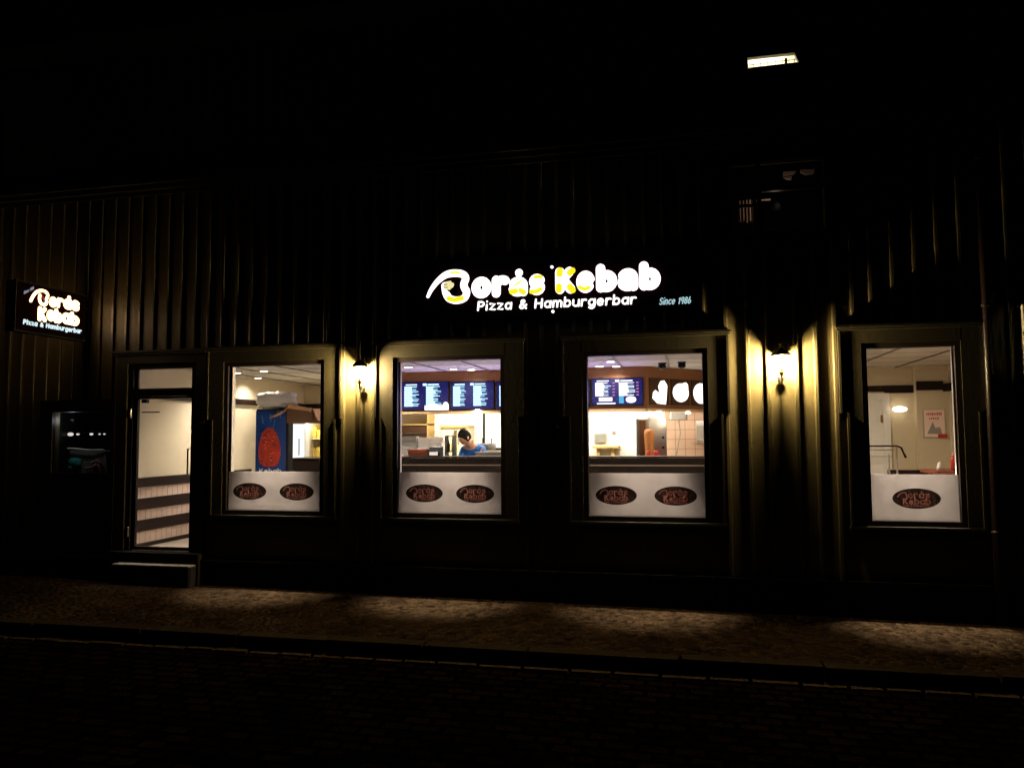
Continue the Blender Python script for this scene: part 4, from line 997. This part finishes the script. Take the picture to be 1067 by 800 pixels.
# yellow areas of the letters
yl = MB(); dY = -.026
def ystroke(z, pts, r):
    q = [z(p) for p in pts]; yl.tube([(p.x, YS+dY, p.z) for p in q], r, n=8, N=(0, 1, 0), dz=.35)
for z, pts, r in ((zoomL, [(235, 150), (270, 146), (300, 152)], .012), (zoomL, [(215, 354), (260, 366), (320, 352)], .027), (zoomL, [(715, 300), (745, 296)], .03), (zoomL, [(785, 290), (810, 305)], .028), (zoomL, [(735, 255), (790, 215)], .012),
                  (zoomL, [(870, 300), (910, 298), (940, 280)], .024), (zoomL, [(900, 185), (945, 182)], .02), (zoomR, [(92, 150), (90, 175)], .034), (zoomR, [(178, 150), (160, 165)], .034), (zoomR, [(85, 260), (85, 285)], .034), (zoomR, [(160, 262), (180, 285)], .034), (zoomR, [(230, 265), (265, 278), (290, 268)], .022)):
    ystroke(z, pts, r)
yl.each('yellow_inlay', M['yellow_glow'], sg)
hd = MB()
hc = [(178, 240), (195, 222), (240, 215), (262, 235), (250, 268), (215, 290), (185, 280), (172, 262)]
q = [zoomL(p) for p in hc]; hd.prism([(p.x, YS-.025, p.z) for p in q], (0, -.012, 0)); hd.build('hand_emblem', M['cream_glow'], sg)
bl = MB()
for pts, r in (([(178, 245), (205, 246)], .004), ([(178, 268), (208, 268)], .004), ([(235, 195), (245, 225), (270, 232), (290, 215), (288, 198)], .007), ([(262, 232), (268, 258)], .006), ([(212, 290), (225, 300)], .008)):
    qq = [zoomL(p) for p in pts]; bl.tube([(p.x, YS-.04, p.z) for p in qq], r, n=6, N=(0, 1, 0))
c = zoomL((262, 290)); bl.prism([(c.x+.045*math.cos(R(t*30)), YS-.02, c.z+.04*math.sin(R(t*30))) for t in range(12)], (0, -.015, 0))
bl.build('emblem_outline', M['signboard'], sg)
m = MB(); p, q = at(498, 322.3, YS), at(662, 317, YS); zz = (p.z+q.z)/2
ink(m, strokes('Pizza & Hamburgerbar', p.x, zz, q.x-p.x, .062, .1), .0105, fS, (0, 1, 0), 7, .6); m.build('small_lettering', M['white_glow2'], sg)
m = MB(); p, q = at(687, 317.5, YS), at(719, 315.6, YS)
ink(m, strokes('Since 1986', p.x, (p.z+q.z)/2, q.x-p.x, .045, .25), .0058, fS, (0, 1, 0), 6, .6); m.build('small_lettering', M['cyan_glow'], sg)
for u, v in ((574.5, 277.5), (575.5, 324)):
    p = at(u, v, YS); MB().lathe((p.x, -.075, p.z), [(.012, 0), (.016, .006), (.016, .019)], 12, 'y').build('fixing', M['white_glow2'], sg)  # fixing screws glow by emission though they are no lamps

# ---------------------------------------------------------------- blade sign
XS = -7.135
bs = thing('blade_sign', 'black projecting sign box with glowing two-line lettering at the left', 'projecting sign', (XS, 0, 2.9))
HB = .055
cs = [atX(12.5, 291.5, XS+HB), atX(12.5, 342.5, XS+HB), atX(83, 352.5, XS+HB), atX(83, 311, XS+HB)]
Y0 = -1.10; Y1 = -.10; Z0 = 2.915; Z1 = 3.45
MB().box(XS-HB, XS+HB, Y0, Y1, Z0, Z1).build('box', M['signboard'], bs)
MB().box(XS-HB-.008, XS+HB+.008, Y0-.012, Y0-.001, Z0-.01, Z1+.01).box(XS-HB-.008, XS+HB+.008, Y0, Y1, Z1+.001, Z1+.012).box(XS-HB-.008, XS+HB+.008, Y0, Y1, Z0-.012, Z0-.001).build('casing_edge', M['black'], bs)
MB().box(XS-.03, XS+.03, Y1, -.02, 3.05, 3.10).box(XS-.03, XS+.03, Y1, -.02, 3.28, 3.33).box(XS-.06, XS+.06, -.045, -.0305, 2.95, 3.42).each('bracket', M['black'], bs)
def zB(p): return atX(5+p[0]/11.43, 285+p[1]/11.43, XS+HB+.02)
for side in (1, -1):
    X = XS+side*(HB+.018); nrm = (1, 0, 0)
    def fB(s, z, X=X, side=side): return (X, (s if side > 0 else (Y0+Y1)-s), z)
    m = MB()
    def cell(ch, r, asc, rad=.026):
        # r in zoom pixels of the photo's crop -> rectangle on the face
        x0, y0, x1, y1 = r; cx, cy = (x0+x1)/2, (y0+y1)/2
        a0, a1, c0, c1 = zB((x0, cy)).y, zB((x1, cy)).y, zB((cx, y1)).z, zB((cx, y0)).z
        letter_cell(m, ch, a0, a1, c0, c1, rad, fB, nrm, asc, 8, .5)
    pb = [(312, 322), (335, 275), (375, 225), (430, 205), (490, 220), (515, 260), (495, 310), (500, 350), (470, 372), (430, 350), (415, 300), (420, 260)]
    PB = [(zB(q).y, zB(q).z) for q in pb]; m.tube([fB(*q) for q in smooth_path(PB, 3)], .019, n=8, N=nrm, dz=.5)
    cell('o', (528, 275, 625, 405), 1); cell('r', (622, 290, 705, 415), 1, .022); cell('a', (700, 300, 800, 430), 1); cell('s', (795, 318, 893, 450), 1)
    c = zB((768, 288)); c = fB(c.y, c.z); m.ico(c, .024, (.6, 1, 1))
    cell('K', (395, 395, 505, 575), 1.4); cell('e', (500, 430, 600, 570), 1); cell('b', (590, 420, 690, 595), 1.5); cell('a', (680, 465, 790, 605), 1); cell('b', (780, 460, 890, 625), 1.5)
    m.build('lettering', M['blade_glow'], bs)
    m = MB(); p, q = zB((225, 600)), zB((910, 705)); zz = .5*(p.z+q.z)
    ink(m, strokes('Pizza & Hamburgerbar', p.y, zz, q.y-p.y, .03, .1), .0085, fB, nrm, 6, .5); m.build('small_lettering', emis('pale_lit_small_letters', (.75, .95, 1), 1.0), bs)
    m = MB(); p, q = zB((228, 245)), zB((345, 185))
    st_ = strokes('Since 1986', 0, 0, 1, .12, .2); dd = q-p
    ink(m, [[(p.y+a*dd.y-b*.04*0, p.z+a*dd.z+b*.17) for a, b in s] for s in st_], .004, fB, nrm, 5, .5); m.build('small_lettering', emis('faint_lit_letters', (.7, .7, .85), .35), bs)
    m = MB(); q = [(405, 232), (440, 222), (480, 226), (505, 245)]
    m.tube([(X+side*.008, fB(zB(p).y, 0)[1], zB(p).z) for p in q], .006, n=6, N=nrm); m.build('orange_inlay', emis('orange_lit_edge', (1, .45, .12), .9), bs)
    m = MB(); q = [(440, 265), (450, 290), (462, 320)]
    m.tube([(X+side*.012, fB(zB(p).y, 0)[1], zB(p).z) for p in q], .011, n=6, N=nrm); m.build('emblem', mat('dark_red_emblem', (.2, .01, .02), .5), bs)

# ---------------------------------------------------------------- wall lanterns
def lantern(X, zbulb, label):
    yc = -.118
    t = thing('wall_lantern', label, 'wall lantern', (X, -.03, zbulb-.25), 'wall lanterns between the windows')
    MB().lathe((X, yc, zbulb+.074), [(.10, 0), (.102, .008), (.075, .035), (.04, .06), (.018, .075), (.012, .10), (.016, .112), (.004, .128)], 6, smooth=False).build('cap', M['iron'], t)
    g = MB()
    for k in range(6):
        a0, a1 = R(60*k), R(60*k+60); p = []
        for a, r, z in ((a0, .078, .072), (a1, .078, .072), (a1, .048, -.09), (a0, .048, -.09)): p.append((X+r*math.cos(a), yc+r*math.sin(a), zbulb+z))
        g.add(p, [(0, 1, 2, 3)])
    g.build('glass_pane', M['glass'], t)
    b_ = MB()
    for k in range(6):
        a0 = R(60*k); b_.tube([(X+.079*math.cos(a0), yc+.079*math.sin(a0), zbulb+.072), (X+.049*math.cos(a0), yc+.049*math.sin(a0), zbulb-.09)], .0028, n=5)
    b_.build('glazing_bar', M['iron'], t)
    MB().lathe((X, yc, zbulb-.165), [(.004, 0), (.012, .012), (.008, .03), (.014, .045), (.02, .06), (.03, .075), (.03, .08)], 12).build('base_cup', M['brass'], t)
    MB().lathe((X, yc, zbulb-.085), [(.014, 0), (.014, .05), (.008, .055)], 10).build('candle_tube', M['cream'], t)
    MB().ico((X, yc, zbulb), .022, (1, 1, 1.5)).build('bulb', M['bulb'], t)
    arm = [(X, -.035, zbulb-.16), (X, -.06, zbulb-.20), (X, -.11, zbulb-.20), (X, yc, zbulb-.165)]
    MB().tube(arm, .007, n=8).tube([(X-.05, yc+.02, zbulb-.115), (X-.035, yc+.01, zbulb-.14), (X, yc, zbulb-.155), (X+.035, yc+.01, zbulb-.14), (X+.05, yc+.02, zbulb-.115)], .006, n=6).build('arm', M['iron'], t)
    MB().lathe((X, -.046, zbulb-.16), [(.03, 0), (.032, .006), (.032, .014)], 14, 'y').build('wall_plate', M['iron'], t)
    return t
lantern(at(373.5, 389, -.15).x, at(373.5, 389, -.15).z, 'glowing iron wall lantern between the leftmost window and the worker\'s window')
lantern(at(814.5, 378, -.15).x, at(814.5, 378, -.15).z, 'glowing iron wall lantern left of the narrow rightmost window')

# ---------------------------------------------------------------- upper floor
t = MB(); a, b, z0, z1 = U1
t.box(a-.09, a, -.04, .04, z0-.09, z1+.09).box(b, b+.09, -.04, .04, z0-.09, z1+.09).box(a, b, -.04, .04, z1, z1+.09).box(a, b, -.04, .04, z0-.09, z0)
xm = .78; t.box(xm-.02, xm+.02, -.02, .03, z0, z1).box(a, xm-.02, -.02, .03, 4.03, 4.05).box(xm+.02, b, -.02, .03, 4.17, 4.21)
uw = t.build('upper_window', M['dark_trim'], BLD)
MB().box(a, b, .005, .011, z0, z1).build('glass_pane', M['glass'], uw)
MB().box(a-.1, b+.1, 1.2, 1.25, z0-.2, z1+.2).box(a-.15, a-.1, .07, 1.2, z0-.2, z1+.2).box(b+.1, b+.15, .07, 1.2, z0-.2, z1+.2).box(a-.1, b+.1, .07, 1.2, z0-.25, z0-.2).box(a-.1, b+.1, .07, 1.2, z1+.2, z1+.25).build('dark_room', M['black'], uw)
def reflection_sheet(u0, u1, v0, v1, Y, m, lab, wav=.012, par=None):
    p, q = at(u0, v1, Y), at(u1, v0, Y); mb = MB(); n = 14; vs = []; fs = []
    for i in range(n+1):
        x = p.x+(q.x-p.x)*i/n; yy = Y+wav*math.sin(i*2.1)
        vs += [(x, yy, p.z+.01*math.sin(i*1.3)), (x, yy, q.z)]
    for i in range(n): fs.append((2*i, 2*i+2, 2*i+3, 2*i+1))
    mb.add(vs, fs); mb.add([Vector(v)+Vector((0, .004, 0)) for v in vs], fs)
    return mb.build(lab, m, par)
reflection_sheet(769, 784.5, 208, 232, .2, M['pane_reflection'], 'pane_reflection', par=uw)  # pleated sheet stands in for a reflection on the glass
m = MB()
for pts in ([(816, 179), (830, 178.4), (827, 182), (816, 184)], [(816, 185), (825, 184), (824.5, 187.3), (820, 187)], [(834, 177), (849, 176.2), (848, 181), (840, 182.5), (834, 180)], [(788, 208.2), (803, 207), (803, 208.4), (788, 209)]):
    m.prism([at(u, v, .3) for u, v in pts], (0, .02, 0))
m.build('reflection_scrap', M['pane_reflection'], uw)  # flat scraps shaped like reflections on the panes
l = bpy.data.lights.new('reflection_fill', 'POINT'); l.energy = .8; l.color = (1, .75, .55); l.shadow_soft_size = .05  # unseen light added so the reflection pieces show
o = bpy.data.objects.new('reflection_fill', l); link_parent(o, uw); o.location = Vector((.95, .12, 4.05))-worldloc(uw)
# attic window
aw = MB()
for i in range(4):
    j = (i+1) % 4; aw.tube([(TR[i].x, -.01, TR[i].z), (TR[j].x, -.01, TR[j].z)], .012, n=6)
awf = aw.build('attic_window', M['dark_trim'], BLD)
x0, x1, z0, z1 = TRb
MB().box(x0-.1, x1+.1, .5, .52, z0-.1, z1+.3).box(x0-.1, x1+.1, .07, .5, z0-.12, z0-.1).build('lit_room_wall', M['white_wall'], awf)
l = bpy.data.lights.new('attic_lamp', 'AREA'); l.energy = 5; l.size = .4; l.color = (1, .88, .6); l.shape = 'SQUARE'
o = bpy.data.objects.new('attic_lamp', l); link_parent(o, awf); o.location = Vector(((x0+x1)/2, .28, z1+.25))-worldloc(awf)
MB().box(x0-.14, x0-.1, .07, .52, z0-.1, z1+.3).box(x1+.1, x1+.14, .07, .52, z0-.1, z1+.3).box(x0-.14, x1+.14, .07, .52, z1+.3, z1+.32).build('room_lining', M['white_wall'], awf)
rl = MB()
def tt(u, v): return at(u, v, -.06)
rl.tube([tt(777, 68.5), tt(834, 61.5)], .0035, n=5).tube([tt(777, 71.5), tt(834, 65)], .0035, n=5)
for u in (785, 792.5, 800, 808, 815, 822, 828): rl.tube([tt(u, 67.5-(u-777)*.12), tt(u, 74-(u-777)*.12)], .003, n=5)
at_r = thing('balcony_railing', 'thin iron railing in front of the small lit attic window', 'railing', (.95, -.06, 5.4))
rl.build('bars', M['iron'], at_r)
p, q = tt(817.8, 68.5), tt(820.2, 61); MB().box(p.x, q.x, -.07, -.04, p.z, q.z).build('post', M['iron'], at_r)
MB().box(TRb[0]-.05, TRb[1]+.05, -.09, -.0, TRb[2]-.06, TRb[2]-.035).build('sill', M['iron'], at_r)

# drainpipe at the right and neighbour's sign sliver
X = at(1031, 400, -.08).x
t = thing('drainpipe', 'glossy dark red drainpipe right of the rightmost window', 'drainpipe', (X, -.08, 0))
MB().tube([(X, -.08, .0), (X, -.08, 4.64)], .035, n=16, cap=False).build('pipe', M['pipe'], t)
for z in (.8, 2.9, 4.3): MB().lathe((X, -.08, z), [(.036, 0), (.044, .004), (.044, .026), (.036, .03)], 16).box(X-.01, X+.01, -.05, -.001, z+.005, z+.025).build('clamp', M['pipe'], t)
p = at(1064.5, 348, -.1); q = at(1064.5, 318, -.1)
t = thing('menu_case', 'pale edged wall case cut off at the right picture border', 'wall case', (p.x+.25, -.06, p.z-.25))
MB().box(p.x, p.x+.5, -.16, -.031, p.z-.4, q.z).build('case', M['greybox'], t)
MB().box(p.x-.012, p.x+.508, -.175, -.1605, p.z-.015, p.z+.015).box(p.x-.01, p.x+.49, -.175, -.1605, p.z-.32, p.z-.29).each('metal_strip', M['steel'], t)

# ---------------------------------------------------------------- person
def skin(name, verts, edges, radii, m, parent=None, sub=2, root=0):
    me = bpy.data.meshes.new(name); off = worldloc(parent) if parent is not None else Vector((0, 0, 0))
    me.from_pydata([tuple(Vector(v)-off) for v in verts], edges, []); me.update()
    o = bpy.data.objects.new(name, me); link_parent(o, parent)
    md = o.modifiers.new('skin', 'SKIN'); md.use_smooth_shade = True
    for i, r in enumerate(radii):
        r2 = r if isinstance(r, tuple) else (r, r); me.skin_vertices[0].data[i].radius = r2
    me.skin_vertices[0].data[root].use_root = True
    ss = o.modifiers.new('sub', 'SUBSURF'); ss.levels = sub; ss.render_levels = sub
    dg = bpy.context.evaluated_depsgraph_get(); dg.update()
    nm = bpy.data.meshes.new_from_object(o.evaluated_get(dg)); o.modifiers.clear(); o.data = nm; nm.materials.clear(); nm.materials.append(m)
    for p in nm.polygons: p.use_smooth = True
    return o
PX, PY = -2.93, 2.86
ps = thing('person', 'person with short black hair in a blue shirt bending over behind the counter', 'person', (PX, PY, FZ))
pelvis = Vector((PX, PY+.02, 1.33)); chest = Vector((PX-.01, PY-.30, 1.55)); neckb = Vector((PX-.03, PY-.40, 1.605)); neck = Vector((PX-.06, PY-.44, 1.63)); headc = Vector((-3.02, PY-.47, 1.70))
V = [pelvis, pelvis.lerp(chest, .5), chest, neckb, neck, headc+Vector((0, .01, 0))]
E_ = [(0, 1), (1, 2), (2, 3), (3, 4), (4, 5)]; Rr = [.11, .105, .11, .06, .042, .055]
for s in (-1, 1):
    sh_ = chest+Vector((s*.14, -.02, -.03)); el = sh_+Vector((s*.03, -.06, -.16)); wr = Vector((PX+s*.16-.06, PY-.48, 1.36))
    i = len(V); V += [sh_, el, wr, wr+Vector((-s*.01, -.055, -.025))]; E_ += [(2, i), (i, i+1), (i+1, i+2), (i+2, i+3)]; Rr += [.055, .042, .027, (.034, .018)]
    hip = pelvis+Vector((s*.09, .0, -.06)); kn = Vector((PX+s*.11, PY-.03, .88)); an = Vector((PX+s*.11, PY+.03, .49)); toe = Vector((PX+s*.13, PY-.13, .435))
    i = len(V); V += [hip, kn, an, toe]; E_ += [(0, i), (i, i+1), (i+1, i+2), (i+2, i+3)]; Rr += [.09, .06, .04, .03]
    hand = wr+Vector((-s*.01, -.055, -.025))
body = skin('body', V, E_, Rr, M['skin'], ps)
for s in (-1, 1):
    wr = Vector((PX+s*.16-.06, PY-.48, 1.36)); hd_ = wr+Vector((-s*.01, -.055, -.025))
    for k in range(4):
        b0 = hd_+Vector(((k-1.5)*.018, -.015, 0)); Lk = (.062, .072, .068, .052)[k]
        if k == 0 and False: pass
        skin('finger', [hd_+Vector(((k-1.5)*.012, .01, 0)), b0, b0+Vector((0, -Lk*.5, -.008)), b0+Vector((0, -Lk, -.028))], [(0, 1), (1, 2), (2, 3)], [.009, .009, .008, .007], M['skin'], body, 1)
    skin('thumb', [hd_+Vector((-s*.015, .02, 0)), hd_+Vector((-s*.042, .0, -.004)), hd_+Vector((-s*.052, -.03, -.014))], [(0, 1), (1, 2)], [.011, .010, .008], M['skin'], body, 1)
# head with face, turned down and to the left
hm = MB(); look = Vector((-.45, -.62, -.55)).normalized(); side = look.cross(Vector((0, 0, 1))).normalized(); up = side.cross(look).normalized()
def H(a, b, c): return headc+side*a+look*b+up*c
nzh, nh = 16, 22; vs = []; fs = []
for i in range(nzh+1):
    a = -math.pi/2+math.pi*i/nzh
    for k in range(nh):
        b = 2*math.pi*k/nh; x = .070*math.cos(a)*math.cos(b); y = .090*math.cos(a)*math.sin(b); z = .110*math.sin(a)
        if z < 0: x *= 1-.28*(-z/.118)**1.2; y *= 1-.1*(-z/.118)
        if y > .0: y += .016*math.exp(-((x/.013)**2+((z+.012)/.026)**2)) - .007*math.exp(-(((abs(x)-.03)/.016)**2+((z-.012)/.013)**2))+.006*math.exp(-((x/.025)**2+((z+.055)/.01)**2))
        vs.append(H(x, y, z))
for i in range(nzh):
    for k in range(nh): fs.append((i*nh+k, i*nh+(k+1) % nh, (i+1)*nh+(k+1) % nh, (i+1)*nh+k))
hm.add(vs, fs, True)
hm.build('head', M['skin'], body)
er = MB()
for s in (-1, 1): c = H(s*.071, -.005, -.005); er.ico((c.x, c.y, c.z), .022, (.6, .9, 1.3), nz=6, n=8)
er.build('ear', M['skin'], body)
hr = MB(); vs = []; fs = []
for i in range(15):
    a = -.45+ (math.pi/2+.45)*i/14
    for k in range(26):
        b = 2*math.pi*k/26; q = 1.1+.03*random.random(); x = .071*q*math.cos(a)*math.cos(b); y = .089*q*math.cos(a)*math.sin(b)-.007; z = .112*q*math.sin(a)+.004
        if y > .02 and z < .075: y = min(y, .02+ (z+.05)*.5); z = z
        vs.append(H(x, y, z))
for i in range(14):
    for k in range(26): fs.append((i*26+k, i*26+(k+1) % 26, (i+1)*26+(k+1) % 26, (i+1)*26+k))
hr.add(vs, fs, True); hr.build('hair', M['hair'], body)
ft = MB()
for s in (-1, 1):
    c = H(s*.028, .080, .012); ft.ico((c.x, c.y, c.z), .009, (1.3, .6, .6), nz=6, n=8)
    ft.tube([H(s*.015, .089, .03), H(s*.042, .078, .032)], .004, n=5)
ft.build('eye', M['hair'], body)
MB().tube([H(-.02, .080, -.052), H(0, .088, -.054), H(.02, .080, -.052)], .004, n=5).build('mouth', mat('lip', (.35, .1, .08), .5), body)
# shirt and trousers
V = [pelvis+Vector((0, 0, .02)), pelvis.lerp(chest, .5), chest, neckb]; E_ = [(0, 1), (1, 2), (2, 3)]; Rr = [.13, .122, .126, .07]
for s in (-1, 1):
    sh_ = chest+Vector((s*.14, -.02, -.03)); el = sh_+Vector((s*.03, -.06, -.16)); i = len(V); V += [sh_, sh_.lerp(el, .8)]; E_ += [(2, i), (i, i+1)]; Rr += [.062, .052]
skin('shirt', V, E_, Rr, M['shirt'], ps)
V = [pelvis+Vector((0, 0, -.01))]; E_ = []; Rr = [.13]
for s in (-1, 1):
    hip = pelvis+Vector((s*.09, .0, -.06)); kn = Vector((PX+s*.11, PY-.03, .88)); an = Vector((PX+s*.11, PY+.03, .5)); i = len(V); V += [hip, kn, an]; E_ += [(0, i), (i, i+1), (i+1, i+2)]; Rr += [.105, .078, .06]
skin('trousers', V, E_, Rr, M['trousers'], ps)
for s in (-1, 1):
    skin('shoe', [Vector((PX+s*.11, PY+.05, .45)), Vector((PX+s*.12, PY-.05, .448)), Vector((PX+s*.13, PY-.16, .44))], [(0, 1), (1, 2)], [.045, .045, .038], M['black'], ps, 1)
